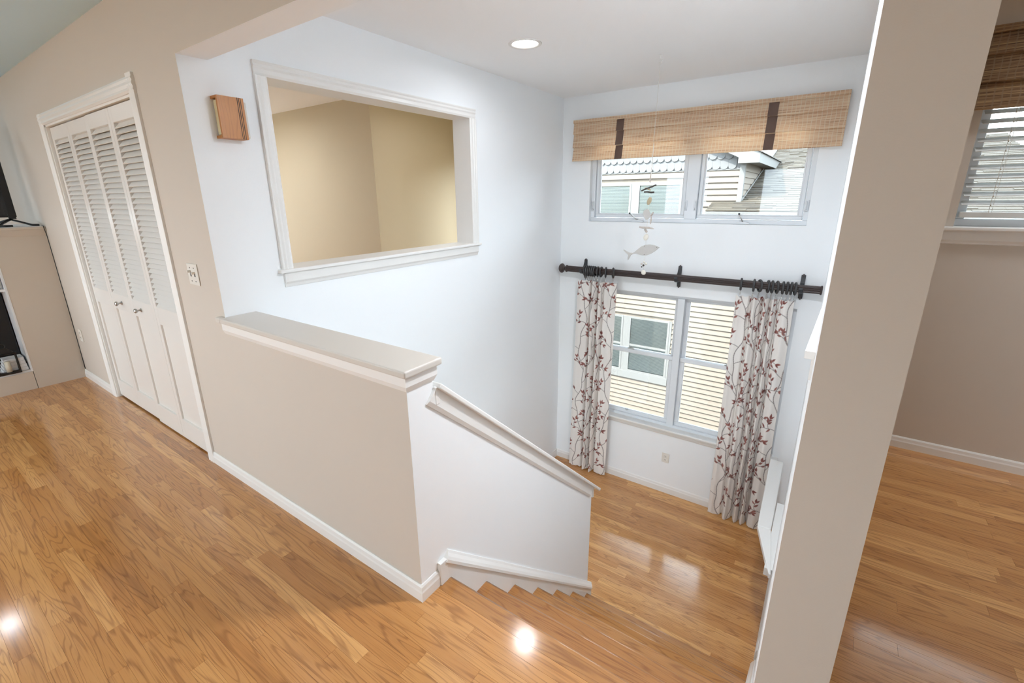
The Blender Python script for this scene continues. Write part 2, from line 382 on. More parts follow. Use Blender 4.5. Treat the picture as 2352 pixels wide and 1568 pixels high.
B('ceiling', 'ceil', None, XW - 0.15, XE + 0.15, 0.0, D + 0.17, ZC, ZC + 0.12, kind='structure', label='flat white ceiling over the stairwell')
B('ceiling', 'ceil_cool_shade', None, XW - 0.15, XE + 0.15, YREAR, 0.0, ZC, ZC + 0.12, kind='structure', label='main room ceiling with cool shade put into its colour')
B('ground', 'ground', None, -40, 40, -40, 40, GZ - 0.2, GZ, kind='structure', label='ground outside')

# light portals in the window openings (they emit nothing, they only guide sampling of the sky)
def portal(c, n, wd, ht):
    ld = bpy.data.lights.new('portal', 'AREA'); ld.shape = 'RECTANGLE'; ld.size = wd; ld.size_y = ht; ld.cycles.is_portal = True
    o = bpy.data.objects.new('portal', ld); COL.objects.link(o); o.location = c
    o.rotation_euler = Vector(n).to_track_quat('-Z', 'Z').to_euler()
portal((0, D + 0.16, 1.755), (0, -1, 0), 1.95, 0.9); portal((0.03, D + 0.16, -0.09), (0, -1, 0), 1.95, 1.45)
portal((2.2, D2 + 0.15, 1.83), (0, -1, 0), 1.1, 0.95); portal((-4.65, YREAR + 0.05, 1.2), (0, 1, 0), 1.5, 1.8); portal((-2.35, YREAR + 0.05, 1.2), (0, 1, 0), 1.5, 1.8); portal((0.15, YREAR + 0.05, 1.2), (0, 1, 0), 1.1, 1.8)
portal((XE + 0.14, 1.75, 1.5), (-1, 0, 0), 0.7, 1.2); portal((XW - 0.14, -2.1, 1.525), (1, 0, 0), 2.2, 1.15); portal((XW - 0.1, 1.25, 1.45), (1, 0, 0), 1.5, 1.5); portal((-2.08, D + 0.15, 1.35), (0, -1, 0), 0.95, 1.2)

# ------------------------------------------------------------------ floors, board by board
PW = 0.0575
def plank_mesh(mb, x0, x1, y0, y1, zt, th=0.018, ch=0.0005):
    g = 0.0001; x0 += g; x1 -= g; y0 += g; y1 -= g; n = len(mb.v)
    mb.v += [(x0, y0, zt - th), (x1, y0, zt - th), (x1, y1, zt - th), (x0, y1, zt - th),
             (x0, y0, zt - ch), (x1, y0, zt - ch), (x1, y1, zt - ch), (x0, y1, zt - ch),
             (x0 + ch * .6, y0 + ch * .6, zt), (x1 - ch * .6, y0 + ch * .6, zt), (x1 - ch * .6, y1 - ch * .6, zt), (x0 + ch * .6, y1 - ch * .6, zt)]
    for a in (0, 4):
        for i in range(4):
            j = (i + 1) % 4; mb.f.append((n + a + i, n + a + j, n + a + 4 + j, n + a + 4 + i)); mb.m.append(0)
    mb.f.append((n + 8, n + 9, n + 10, n + 11)); mb.m.append(0)
    return mb
def lay(parent, x0, x1, ya, yb, zt, seed, in_view, rest, minl=0.25, maxl=0.95):
    rnd = random.Random(seed); k = 0; y = yb
    while y - PW > ya - 1e-6:
        x = x0 - rnd.uniform(0, maxl)
        while x < x1:
            ln = rnd.uniform(minl, maxl); a, b = max(x, x0), min(x + ln, x1); x += ln
            if b - a < 0.004: continue
            if in_view(a, b, y - PW, y):
                plank_mesh(MB(), a, b, y - PW, y, zt).build('plank', 'oak', parent); k += 1
            else: plank_mesh(rest, a, b, y - PW, y, zt)
        y -= PW
    return k
fl = MB().box(XW, XE, YREAR, 0.0, -0.25, -0.019).box(R2, XE, 0.0, D2, -0.25, -0.019).box(R, R2, -0.0, T, -0.26, -0.019).box(0.0, R, 0.0, Y0 - 0.03, -0.25, -0.019).build(
    'floor', 'dark', kind='structure', label='oak strip floor of the upper level')
rest = MB()
ROW0 = 0.0185
vis = lambda a, b, y0, y1: b > -4.5 and a < 1.3 and y1 > -1.12 and y1 > (-1.06 + max(0, (b + 0.94)) * 0.60 - 0.02)
nk = lay(fl, -4.375, R2, -1.6, ROW0, 0.0, 11, vis, rest)
lay(fl, XW, R2, YREAR, -1.6 + 0.02, 0.0, 12, lambda *q: False, rest, 0.8, 2.0)
lay(fl, XW, -4.375, -1.6, 0.0, 0.0, 15, lambda *q: False, rest, 0.8, 2.0)
nk += lay(fl, R2, XE, 0.0, D2, 0.0, 13, lambda a, b, y0, y1: a < 2.35 and y1 > 0.45, rest, 0.5, 1.6)
lay(fl, R2, XE, YREAR, 0.0, 0.0, 14, lambda *q: False, rest, 0.8, 2.0)
rest.build('plank_field', 'oak', fl, kind='stuff')
# boards at the head of the stairs
plank_mesh(MB(), 0.005, R, ROW0, 0.076, 0.0).build('plank', 'oak', fl)
print('planks in view', nk)
# landing
LY0 = Y0 + 6 * RUN - 0.03
la = MB().box(-L, R, LY0, D, -ZL - 0.2, -ZL - 0.019).build('floor_landing', 'dark', kind='structure', label='glossy oak landing below the windows')
r2 = MB()
lay(la, -L, R, LY0 - 0.03, D, -ZL, 21, lambda a, b, y0, y1: True, r2, 0.45, 1.5)

# ------------------------------------------------------------------ stairs
st = empty('staircase', (0.57, Y0, 0), 'oak stair flight with white risers descending to the window landing', 'staircase')
def tread(y0, y1, zt, x0=0.018, x1=R, th=0.028, nm='tread'):
    r_ = th / 2
    prof = [(y0, zt - th)] + [(y1 - r_ + r_ * math.cos(q), zt - r_ + r_ * math.sin(q)) for q in np.linspace(-math.pi / 2, math.pi / 2, 13)] + [(y0, zt)]
    o = MB().prism((x0, 0, 0), (0, 1, 0), (0, 0, 1), prof, (x1 - x0, 0, 0)).build(nm, 'oak_r', st)
    for p in o.data.polygons: p.use_smooth = abs(p.normal.z) < 0.999 and p.normal.y > 0.05
    return o
tread(0.0765, Y0, 0.0, x0=0.0, nm='nosing')
for i in range(1, 7):
    tread(Y0 + (i - 1) * RUN - 0.03, Y0 + i * RUN, -i * RISE)
for i in range(7):
    yb = Y0 + i * RUN - 0.028
    B('riser', 'trim', st, 0.018, R, yb - 0.018, yb, -(i + 1) * RISE, -i * RISE - 0.028)
# skirt boards (stringers) along the flight, with moulded cap
def skirt(xa, xb, ext, nm, cap):
    yA, zA, yB, zB = 0.131, 0.108, YE if ext < 0 else 1.9, None
    sl = -(RISE / RUN) * 1.02
    zB = zA + sl * (yB - yA)
    poly = [(yA, zA), (yB, zB), (yB, zB - 0.5), (yA, zA - 0.5)]
    MB().prism((xa, 0, 0), (0, 1, 0), (0, 0, 1), poly, (xb - xa, 0, 0)).build(nm, 'trim', st)
    d = Vector((0, yB - yA, zB - zA)); n = Vector((0, -d.z, d.y)).normalized()
    sgn = 1 if cap > 0 else -1
    prof = [(0, -0.012), (0.0, 0.034), (0.006 * sgn, 0.034), (0.011 * sgn, 0.024), (0.02 * sgn, 0.012), (0.026 * sgn, 0.0), (0.026 * sgn, -0.012)]
    MB().prism((min(xa, xb) if sgn > 0 else max(xa, xb), yA, zA), (1, 0, 0), n, prof, d).build('skirt_moulding', 'trim', st)
skirt(0.0, 0.018, -1, 'skirt_board', 1)
skirt(R - 0.018, R, 1, 'skirt_board', -1)
B('plinth_block', 'trim', st, 0.0, 0.02, 0.092, 0.134, 0.0, 0.108, 0.002)
# lower flight turning back under the upper floor
lo = empty('lower_staircase', (-0.7, LY0, -ZL), 'oak stair flight continuing down behind the half wall', 'staircase')
for i in range(1, 8):
    y1 = LY0 + 0.03 - (i - 1) * RUN; z = -ZL - i * RISE
    MB().box(-L, -T, y1 - RUN - 0.03, y1 - 0.03, z - 0.028, z).build('tread', 'oak_r', lo)
    MB().box(-L, -T, y1 - 0.048, y1 - 0.03, z, z + RISE - 0.02).build('riser', 'trim', lo)

# ------------------------------------------------------------------ half wall caps
cp = empty('half_wall_cap', (-0.65, T / 2, HW), 'wide white ledge cap with moulding on the tan half wall', 'ledge')
e_ = 0.0295
MB().box(-L, e_, -e_, T + e_, 0.972, 1.0).build('cap_board', 'cap', cp, bevel=0.007, seg=3)
MB().box(-L - 0.045, -L, -e_, 0.0, 0.972, 1.0).build('cap_return', 'cap', cp, bevel=0.006, seg=3)
mold = [(0, 0.914), (0.004, 0.912), (0.008, 0.92), (0.014, 0.934), (0.014, 0.972), (0, 0.972)]
MB().prism((-L - 0.02, 0, 0), (0, -1, 0), (0, 0, 1), mold, (L + 0.02, 0, 0), 0, 0, 1).build('cap_moulding', 'trim', cp)
MB().prism((0, 0, 0), (1, 0, 0), (0, 0, 1), mold, (0, T, 0), 0, -1, 1).build('cap_moulding', 'trim', cp)
MB().prism((-L, T, 0), (0, 1, 0), (0, 0, 1), mold, (L, 0, 0), 0, 0, 1).build('cap_moulding', 'trim', cp)
# sloping half wall beside the flight
slp = -(0.912 + 0.481) / (1.734 - 0.132)
zt = lambda y: 0.885 + slp * (y - 0.132)
MB().prism((-T, 0, 0), (0, 1, 0), (0, 0, 1), [(T, -2.9), (YE - 0.042, -2.9), (YE - 0.042, zt(YE - 0.042)), (T, zt(T))], (T, 0, 0)).build(
    'wall_stair', 'white', kind='structure', label='white sloping half wall beside the stairs')
sc = empty('sloping_stair_cap', (0, 0.14, 0.9), 'white sloping cap rail with moulding running down beside the stairs', 'handrail')
d = Vector((0, 1, slp)).normalized(); n = Vector((0, -slp, 1)).normalized()
ln = math.hypot(1.734 - 0.134, slp * (1.734 - 0.134))
MB().prism((-T - 0.03, 0.134, zt(0.134)), (1, 0, 0), n, [(0, 0), (T + 0.06, 0), (T + 0.06, 0.02), (0, 0.02)], d * ln).build('cap_board', 'trim', sc, bevel=0.005, seg=3)
ln2 = math.hypot(1.652 - 0.134, slp * (1.652 - 0.134))
ym = 0.072
sm = [(0, 0), (0.012, 0), (0.012, -ym + 0.016), (0.006, -ym), (0, -ym)]
MB().prism((0, 0.134, zt(0.134)), (1, 0, 0), n, sm, d * ln2).build('cap_moulding', 'trim', sc)
MB().prism((-T, 0.134, zt(0.134)), (-1, 0, 0), n, sm, d * ln2).build('cap_moulding', 'trim', sc)
MB().box(0, 0.014, T, T + 0.02, 0.812, 0.885).build('moulding_return', 'trim', sc, bevel=0.003)
MB().box(-T, 0.012, YE - 0.042, YE - 0.03, zt(YE - 0.042) - 0.085, zt(YE - 0.042) - 0.012).build('end_moulding', 'trim', sc)

# ------------------------------------------------------------------ baseboards
bprof = [(0, 0), (0.0135, 0), (0.0135, 0.042), (0.011, 0.05), (0.009, 0.066), (0.004, 0.074), (0, 0.074)]
def baseboard(name, o, out, ext, prof=bprof, z=0.0, label=None, m0=0, m1=0):
    return MB().prism((o[0], o[1], z), out, (0, 0, 1), prof, ext, 0, m0, m1).build(name, 'trim', kind='structure', label=label)
baseboard('baseboard_front', (-1.79, 0), (0, -1, 0), (1.79, 0, 0), m1=1, label='white baseboard along the half wall')
baseboard('baseboard_end', (0, 0), (1, 0, 0), (0, 0.0925, 0), m0=-1, label='white baseboard on the half wall end')
baseboard('baseboard_far', (-4.36, 0), (0, -1, 0), (-3.62 + 4.36, 0, 0), label='short white baseboard beside the cabinet')
bp2 = [(0, 0), (0.0135, 0), (0.0135, 0.062), (0.010, 0.072), (0.008, 0.086), (0.003, 0.095), (0, 0.095)]
baseboard('baseboard_back', (-L, D), (0, -1, 0), (L + R, 0, 0), bp2, -ZL, label='white baseboard below the landing windows')
baseboard('baseboard_left', (-L, LY0), (1, 0, 0), (0, D - LY0, 0), bp2, -ZL)
baseboard('baseboard_right', (R, 1.95), (-1, 0, 0), (0, D - 1.95, 0), bp2, -ZL)
baseboard('baseboard_side', (R2, D2), (0, -1, 0), (XE - R2, 0, 0), label='white baseboard in the side room')

# ------------------------------------------------------------------ closet: casing and louvred bifold leaves
cas = [(0, 0), (0, 0.072), (-0.012, 0.072), (-0.017, 0.060), (-0.013, 0.05), (-0.018, 0.036), (-0.013, 0.022), (-0.016, 0.01), (-0.008, 0)]
t1 = MB().prism((CL0 - 0.075, 0, CLZ), (0, 1, 0), (0, 0, 1), cas, (CL1 - CL0 + 0.15, 0, 0)).build('trim_1', 'trim', kind='structure', label='moulded white casing over the closet doors')
casv = [(-p[1], p[0]) for p in cas]
MB().prism((CL0, 0, 0), (1, 0, 0), (0, 1, 0), casv, (0, 0, CLZ + 0.072)).build('trim_2', 'trim', kind='structure', label='white casing on the far side of the closet')
MB().prism((CL1, 0, 0), (-1, 0, 0), (0, 1, 0), casv, (0, 0, CLZ + 0.085)).build('trim_3', 'trim', kind='structure', label='white casing on the near side of the closet')
MB().box(CL0, CL0 + 0.012, 0, T, 0, CLZ).box(CL1 - 0.012, CL1, 0, T, 0, CLZ).box(CL0, CL1, 0, T, CLZ - 0.012, CLZ).build('trim_4', 'trim', kind='structure', label='white closet jamb lining')
LBL = ['leftmost louvred closet door leaf beside the cabinet', 'second louvred closet door leaf with a knob', 'third louvred closet door leaf with a knob', 'rightmost louvred closet door leaf nearest the light switch']
lw_ = (CL1 - 0.014 - (CL0 + 0.014)) / 4
lou_me = None
for k in range(4):
    x0 = CL0 + 0.014 + k * lw_ + 0.0015; x1 = CL0 + 0.014 + (k + 1) * lw_ - 0.0015
    yf = 0.012 + (0.006 if k < 2 else 0.0); yb = yf + 0.03; zb = 0.018 if k < 2 else 0.012; ztop = 2.066
    dr = empty('door_%d' % (k + 1), ((x0 + x1) / 2, yf, zb), LBL[k], None, None, 'structure')
    sw = 0.042
    for a, b in ((x0, x0 + sw), (x1 - sw, x1)):
        B('stile', 'door', dr, a, b, yf, yb, zb, ztop, 0.002)
    for a, b, nm in ((1.985, ztop, 'top_rail'), (0.815, 0.932, 'lock_rail'), (zb, 0.158, 'bottom_rail')):
        B(nm, 'door', dr, x0 + sw, x1 - sw, yf, yb, a, b, 0.002)
    pa, pb, pc, pd_ = x0 + sw, x1 - sw, 0.158, 0.815
    B('panel', 'door', dr, pa - 0.004, pb + 0.004, yf + 0.012, yb - 0.008, pc - 0.004, pd_ + 0.004)
    nl = 34; zz = np.linspace(0.945, 1.972, nl)
    if lou_me is None:
        wl_ = (pb - pa) / 2
        m_ = MB().prism((-wl_, 0, 0), (0, 1, 0), (0, 0, 1), [(-0.016, -0.017), (-0.0125, -0.0195), (0.016, 0.015), (0.0125, 0.0175)], (2 * wl_, 0, 0))
        lou_me = bpy.data.meshes.new('louver'); lou_me.from_pydata(m_.v, [], m_.f); lou_me.materials.append(M['door'])
    for z in zz:
        o = bpy.data.objects.new('louver', lou_me); COL.objects.link(o); o.parent = dr
        o.location = Vector(((pa + pb) / 2, (yf + yb) / 2, z)) - wl(dr)
    if k in (1, 2):
        kx = (x0 + x1) / 2 + (0.0 if k == 1 else -0.03)
        MB().lathe((kx, yf, 0.873), (0, -1, 0), [(0, 0.012), (0.004, 0.012), (0.008, 0.006), (0.02, 0.006), (0.026, 0.014), (0.034, 0.016), (0.04, 0.011), (0.042, 0.002)], 16).build('knob', 'metal', dr, smooth=True, label='brushed metal round knob')

# ------------------------------------------------------------------ light switch, outlets
sp = empty('light_switch', (-1.557, 0, 1.193), 'ivory double toggle light switch plate on tan wall', 'switch')
B('plate', 'plate', sp, -1.617, -1.50, -0.006, 0.0, 1.138, 1.250, 0.003)
for i, x in enumerate((-1.582, -1.536)):
    B('toggle', 'plate', sp, x - 0.005, x + 0.005, -0.022, -0.006, 1.197 + (0.0 if i else 0.006), 1.209 + (0.0 if i else 0.006), 0.002)
    B('slot', 'dark', sp, x - 0.006, x + 0.006, -0.0066, -0.0055, 1.182, 1.206)
    for z in (1.228, 1.158):
        MB().lathe((x, -0.006, z), (0, -1, 0), [(0, 0.003), (0.001, 0.003), (0.0015, 0.001)], 10).build('screw', 'dark', sp)
def outlet(name, x, y, z, lab, mt='plate'):
    o = empty(name, (x, y, z), lab, 'outlet')
    B('plate', mt, o, x - 0.038, x + 0.038, y - 0.006, y, z - 0.055, z + 0.055, 0.003)
    for dz in (0.02, -0.02):
        B('socket', mt, o, x - 0.016, x + 0.016, y - 0.0085, y - 0.004, z + dz - 0.014, z + dz + 0.014, 0.003)
        for dx in (-0.006, 0.006):
            B('slot', 'dark', o, x + dx - 0.0014, x + dx + 0.0014, y - 0.0092, y - 0.008, z + dz - 0.001, z + dz + 0.008)
        B('slot', 'dark', o, x - 0.002, x + 0.002, y - 0.0092, y - 0.008, z + dz - 0.01, z + dz - 0.006)
outlet('wall_outlet', 0.028, D, -1.146, 'white duplex outlet on the wall under the landing window')
outlet('wall_outlet', -4.177, 0.0, 0.428, 'white duplex outlet low on tan wall beside the cabinet')

# ------------------------------------------------------------------ wall sconce
so = empty('wall_sconce', (-L, 0.172, 1.93), 'square oak wall sconce with grooves on the white stairwell wall', 'sconce')
x0, x1 = -L, -L + 0.058
B('face_panel', 'sconce_wood', so, x1 - 0.012, x1, 0.112, 0.232, 1.84, 2.021, 0.001)
B('top_board', 'sconce_wood', so, x0, x1 - 0.012, 0.112, 0.232, 2.009, 2.021)
B('bottom_board', 'sconce_wood', so, x0, x1 - 0.012, 0.112, 0.232, 1.84, 1.852)
for y in (0.203, 0.2105, 0.218):
    B('groove', 'dark', so, x1 - 0.002, x1 + 0.0006, y - 0.0013, y + 0.0013, 1.84, 2.021)
B('diffuser', 'cream', so, x0 + 0.008, x1 - 0.014, 0.118, 0.124, 1.856, 2.004, 0.002, label='cream fabric diffuser')
B('glass_plate', 'shell', so, x0 + 0.03, x0 + 0.04, 0.2, 0.250, 1.85, 2.008, 0.002)
B('back_plate', 'plate', so, x0, x0 + 0.006, 0.125, 0.225, 1.855, 2.006)

# ------------------------------------------------------------------ pass-through casings and sills
def passthrough(face, out, name, lab, n0):
    y0, y1, z0, z1 = PO; s = out
    g = empty(name, (face, (y0 + y1) / 2, z0), lab, 'window frame')
    tk = 1.0 if s > 0 else 0.3
    pr = [(0, 0), (0.008, 0), (0.014, 0.012), (0.012, 0.03), (0.018, 0.04), (0.015, 0.052), (0.02, 0.06), (0.02, 0.066), (0, 0.066)]
    pr = [(a * tk, b) for a, b in pr]
    MB().prism((face, y0 - 0.066, z1), (s, 0, 0), (0, 0, 1), pr, (0, y1 - y0 + 0.132, 0)).build('head_casing', 'trim', g)
    MB().prism((face, y0, z0), (s, 0, 0), (0, -1, 0), pr, (0, 0, z1 - z0 + 0.0)).build('side_casing', 'trim', g)
    MB().prism((face, y1, z0), (s, 0, 0), (0, 1, 0), pr, (0, 0, z1 - z0 + 0.0)).build('side_casing', 'trim', g)
    xs = sorted((face - s * (0.185 if s > 0 else 0.078), face + s * (0.032 if s > 0 else 0.021)))
    B('sill', 'trim', g, xs[0], xs[1], y0 - 0.088, y1 + 0.088, z0 - 0.018, z0 + 0.002, 0.005)
    MB().prism((face, y0 - 0.058, z0 - 0.018), (s, 0, 0), (0, 0, -1), [(0, 0), (0.018 * tk, 0), (0.018 * tk, 0.05), (0.01 * tk, 0.062), (0.006 * tk, 0.078), (0, 0.08)], (0, y1 - y0 + 0.116, 0)).build('apron', 'trim', g)
passthrough(-L, 1, 'passthrough_casing', 'white moulded casing and sill framing the ochre pass-through opening', 0)
lg = empty('wall_ledge', (R, 0.45, 1.177), 'small white ledge end showing on the stairwell wall beside the tan post', 'ledge')
MB().prism((0, 0, 1.177), (1, 0, 0), (0, 1, 0), [(R, 0.27), (R - 0.022, 0.27), (R - 0.021, 0.30), (R - 0.002, 0.85), (R, 0.85)], (0, 0, 0.02)).build('ledge_board', 'trim', lg, bevel=0.004)
MB().box(R - 0.006, R, 0.31, 0.8, 1.11, 1.177).build('apron', 'trim', lg)

# ------------------------------------------------------------------ upper awning window
u = empty('window_1', (0, D + 0.06, UW[2]), 'wide white awning window pair with cranks under the bamboo shade', None, None, 'structure')
yo = D + 0.05
x0, x1, z0, z1 = UW
def ring(mb, x0, x1, z0, z1, wd, y0, y1):
    mb.box(x0, x1, y0, y1, z0, z0 + wd); mb.box(x0, x1, y0, y1, z1 - wd, z1)
    mb.box(x0, x0 + wd, y0, y1, z0 + wd, z1 - wd); mb.box(x1 - wd, x1, y0, y1, z0 + wd, z1 - wd); return mb
ring(MB(), x0, x1, z0, z1, 0.038, yo, D + 0.14).build('window_frame', 'vinyl', u, bevel=0.004)
B('mullion', 'vinyl', u, -0.034, 0.072, yo - 0.004, D + 0.14, z0 + 0.038, z1 - 0.038, 0.004)
for a, b, s_ in ((x0 + 0.038, -0.034, 0), (0.072, x1 - 0.038, 1)):
    sh = ring(MB(), a + 0.004, b - 0.004, z0 + 0.042, z1 - 0.042, 0.03, yo + 0.018, yo + 0.06).build('sash', 'vinyl', u, bevel=0.005)
    ring(MB(), a + 0.03, b - 0.03, z0 + 0.068, z1 - 0.068, 0.014, yo + 0.03, yo + 0.055).build('glazing_bead', 'vinyl', sh, bevel=0.003)
    MB().box(a + 0.034, b - 0.034, yo + 0.04, yo + 0.044, z0 + 0.072, z1 - 0.072).build('pane', 'glass', sh)
for i, cx in enumerate((-0.464, 0.473)):
    c = MB().prism((cx - 0.06, yo - 0.03, z0 + 0.002), (1, 0, 0), (0, 0, 1), [(0, 0), (0.12, 0), (0.112, 0.014), (0.07, 0.02), (0.05, 0.02), (0.008, 0.014)], (0, 0.04, 0)).build('crank_housing', 'vinyl', u, bevel=0.003)
    tip = (cx - 0.075, yo - 0.05, z0 + 0.085) if i == 0 else (cx - 0.03, yo - 0.055, z0 + 0.09)
    MB().tube([(cx, yo - 0.02, z0 + 0.02), (cx - 0.002 if i else cx - 0.012, yo - 0.035, z0 + 0.03), tip], 0.0055, 8).build('crank_handle', 'metal', c, smooth=True)
    MB().ell(tip, 0.009, 0.009, 0.009, 10, 6).build('crank_knob', 'iron', c, smooth=True)
for lx, sg in ((x0 + 0.02, 1), (-0.022, -1), (0.06, 1), (x1 - 0.02, -1)):
    lk = B('lock', 'vinyl', u, lx - 0.012, lx + 0.012, yo - 0.016, yo + 0.002, 1.42, 1.51, 0.004)
    MB().tube([(lx, yo - 0.014, 1.43), (lx + 0.004 * sg, yo - 0.028, 1.455), (lx + 0.004 * sg, yo - 0.022, 1.50)], 0.005, 6).build('lock_lever', 'vinyl', lk, smooth=True)

# ------------------------------------------------------------------ lower double-hung window
lo_ = empty('window_2', (0.025, D + 0.06, LW[2]), 'white double hung window pair between the curtains', None, None, 'structure')
x0, x1, z0, z1 = LW
ring(MB(), x0, x1, z0, z1, 0.03, yo - 0.01, D + 0.14).build('window_frame', 'vinyl', lo_, bevel=0.003)
B('mullion', 'vinyl', lo_, -0.008, 0.06, yo - 0.022, D + 0.14, z0 + 0.03, z1 - 0.03, 0.004)
zm = -0.045
for a, b in ((x0 + 0.03, -0.008), (0.06, x1 - 0.03)):
    us = ring(MB(), a, b, zm - 0.015, z1 - 0.03, 0.036, yo + 0.05, yo + 0.075).build('upper_sash', 'vinyl', lo_, bevel=0.003)
    MB().box(a + 0.03, b - 0.03, yo + 0.06, yo + 0.064, zm + 0.015, z1 - 0.06).build('pane', 'glass', us)
    ls = ring(MB(), a, b, z0 + 0.03, zm + 0.022, 0.042, yo + 0.015, yo + 0.045).build('lower_sash', 'vinyl', lo_, bevel=0.004)
    MB().box(a + 0.035, b - 0.035, yo + 0.028, yo + 0.032, z0 + 0.065, zm - 0.012).build('pane', 'glass', ls)
    cx = (a + b) / 2
    B('meeting_rail', 'vinyl', lo_, a, b, yo + 0.004, yo + 0.05, zm - 0.018, zm + 0.026, 0.006)
    lk = B('sash_lock', 'metal', lo_, cx - 0.035, cx + 0.035, yo + 0.006, yo + 0.034, zm + 0.026, zm + 0.038, 0.004)
    MB().tube([(cx - 0.02, yo + 0.02, zm + 0.042), (cx + 0.03, yo + 0.012, zm + 0.046)], 0.005, 6).build('lock_lever', 'metal', lk)
    MB().torus((cx, yo + 0.008, z0 + 0.075), (0, 1, 0), 0.014, 0.0025, 12, 6).build('sash_lift', 'metal', lo_, smooth=True)
B('stool', 'trim', lo_, x0 - 0.05, x1 + 0.05, D - 0.045, D + 0.06, z0 - 0.022, z0 + 0.002, 0.006)
MB().prism((x0 - 0.03, D, z0 - 0.022), (0, -1, 0), (0, 0, -1), [(0, 0), (0.014, 0), (0.014, 0.04), (0.008, 0.052), (0, 0.058)], (x1 - x0 + 0.06, 0, 0)).build('apron', 'trim', lo_)

# ------------------------------------------------------------------ bamboo shades
def bamboo(name, x0, x1, y, z0, z1, lab, m, straps):
    g = empty(name, ((x0 + x1) / 2, y, z0), lab, 'window shade')
    h = (z1 - z0) / 3
    for i in range(3):
        za, zb = z0 + i * h, z0 + (i + 1) * h
        o = MB()
        nx = 40
        yt = y - 0.006; ybm = y - 0.028 - 0.004 * (2 - i)
        poly = [(yt, zb + (0.012 if i < 2 else 0)), (ybm, za), (ybm + 0.006, za - 0.004), (ybm + 0.016, za + 0.006), (yt + 0.006, zb + (0.012 if i < 2 else 0))]
        o.prism((x0, 0, 0), (0, 1, 0), (0, 0, 1), poly, (x1 - x0, 0, 0)).build('woven_tier', m, g)
    B('head_rail', m, g, x0, x1, y - 0.03, y + 0.03, z1 - 0.03, z1)
    for a, b in straps:
        for i in range(3):
            za, zb = z0 + i * h, z0 + (i + 1) * h
            ybm = y - 0.028 - 0.004 * (2 - i)
            MB().prism((a, 0, 0), (0, 1, 0), (0, 0, 1), [(y - 0.0085, zb + (0.0 if i < 2 else 0.001)), (ybm - 0.0025, za - 0.003), (ybm - 0.0005, za - 0.003), (y - 0.0065, zb)], (b - a, 0, 0)).build('strap', 'brown', g, label='dark brown fabric strap')
    return g
bamboo('bamboo_shade', -1.15, 1.088, D - 0.036, 1.902, 2.282, 'folded light bamboo roman shade with two brown straps above the awning window', 'shade', [(-0.70, -0.628), (0.565, 0.636)])
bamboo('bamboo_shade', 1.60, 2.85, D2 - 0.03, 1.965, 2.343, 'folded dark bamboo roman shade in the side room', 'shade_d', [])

# ------------------------------------------------------------------ side-room window with slatted blind
w3 = empty('window_3', (2.2, D2, RW[2]), 'white side room window', None, None, 'structure')
x0, x1, z0, z1 = RW
ring(MB(), x0, x1, z0, z1, 0.045, D2 + 0.05, D2 + 0.13).build('window_frame', 'vinyl', w3, bevel=0.004)
MB().box(x0 + 0.04, x1 - 0.04, D2 + 0.09, D2 + 0.094, z0 + 0.04, z1 - 0.04).build('pane', 'glass', w3)
B('stool', 'trim', w3, x0 - 0.09, x1 + 0.09, D2 - 0.04, D2 + 0.05, z0 - 0.018, z0 + 0.004, 0.006)
MB().prism((x0 - 0.06, D2, z0 - 0.018), (0, -1, 0), (0, 0, -1), [(0, 0), (0.016, 0), (0.016, 0.05), (0.008, 0.062), (0.008, 0.07), (0, 0.074)], (x1 - x0 + 0.12, 0, 0)).build('apron', 'trim', w3)
bl = empty('slatted_blind', (2.2, D2 + 0.02, z0 + 0.07), 'white horizontal slat blind in the side room window', 'window blind')
for k in range(17):
    z = 1.502 + k * 0.0455
    MB().prism((x0 + 0.012, D2 + 0.022, z), (0, 1, 0), (0, 0, 1), [(-0.022, -0.010), (-0.0205, -0.0125), (0.022, 0.010), (0.0205, 0.0125)], (x1 - x0 - 0.024, 0, 0)).build('slat', 'slat', bl)
B('bottom_rail', 'slat', bl, x0 + 0.012, x1 - 0.012, D2 + 0.002, D2 + 0.042, 1.425, 1.455, 0.004)
B('head_rail', 'slat', bl, x0 + 0.008, x1 - 0.008, D2 + 0.0, D2 + 0.045, 2.255, 2.295)
for cx in (1.80, 2.62):
    MB().tube([(cx, D2 - 0.004, 1.45), (cx, D2 - 0.004, 2.26)], 0.0012, 5).build('ladder_cord', 'string', bl)
    MB().tube([(cx + 0.012, D2 - 0.004, 1.45), (cx + 0.012, D2 - 0.004, 2.26)], 0.0009, 5).build('lift_cord', 'string', bl)
    for k in range(11):
        MB().ell((cx + 0.002, D2 - 0.006, 1.49 + k * 0.0455), 0.003, 0.003, 0.005, 8, 5).build('cord_bead', 'shell', bl)

# ------------------------------------------------------------------ curtain rod
RY, RZ = D - 0.1, 0.812
cr = empty('curtain_rod', (0, RY, RZ), 'long fluted dark wood curtain rod with ball finial and brackets', 'curtain rod')
m_ = MB(); nfl = 16; prof = []
for k in range(nfl * 3):
    a = 2 * math.pi * k / (nfl * 3); prof.append(((0.0315 if k % 3 else 0.0278) * math.cos(a), (0.0315 if k % 3 else 0.0278) * math.sin(a)))
m_.prism((-1.16, RY, RZ), (0, 1, 0), (0, 0, 1), prof, (2.285, 0, 0)).build('pole', 'rod', cr)
MB().lathe((-1.155, RY, RZ), (-1, 0, 0), [(0, 0.032), (0.006, 0.038), (0.012, 0.038), (0.018, 0.030), (0.026, 0.02), (0.036, 0.018), (0.042, 0.03), (0.052, 0.045), (0.064, 0.052), (0.078, 0.048), (0.092, 0.034), (0.1, 0.018), (0.103, 0.002)], 24).build('finial', 'rod', cr, smooth=True)
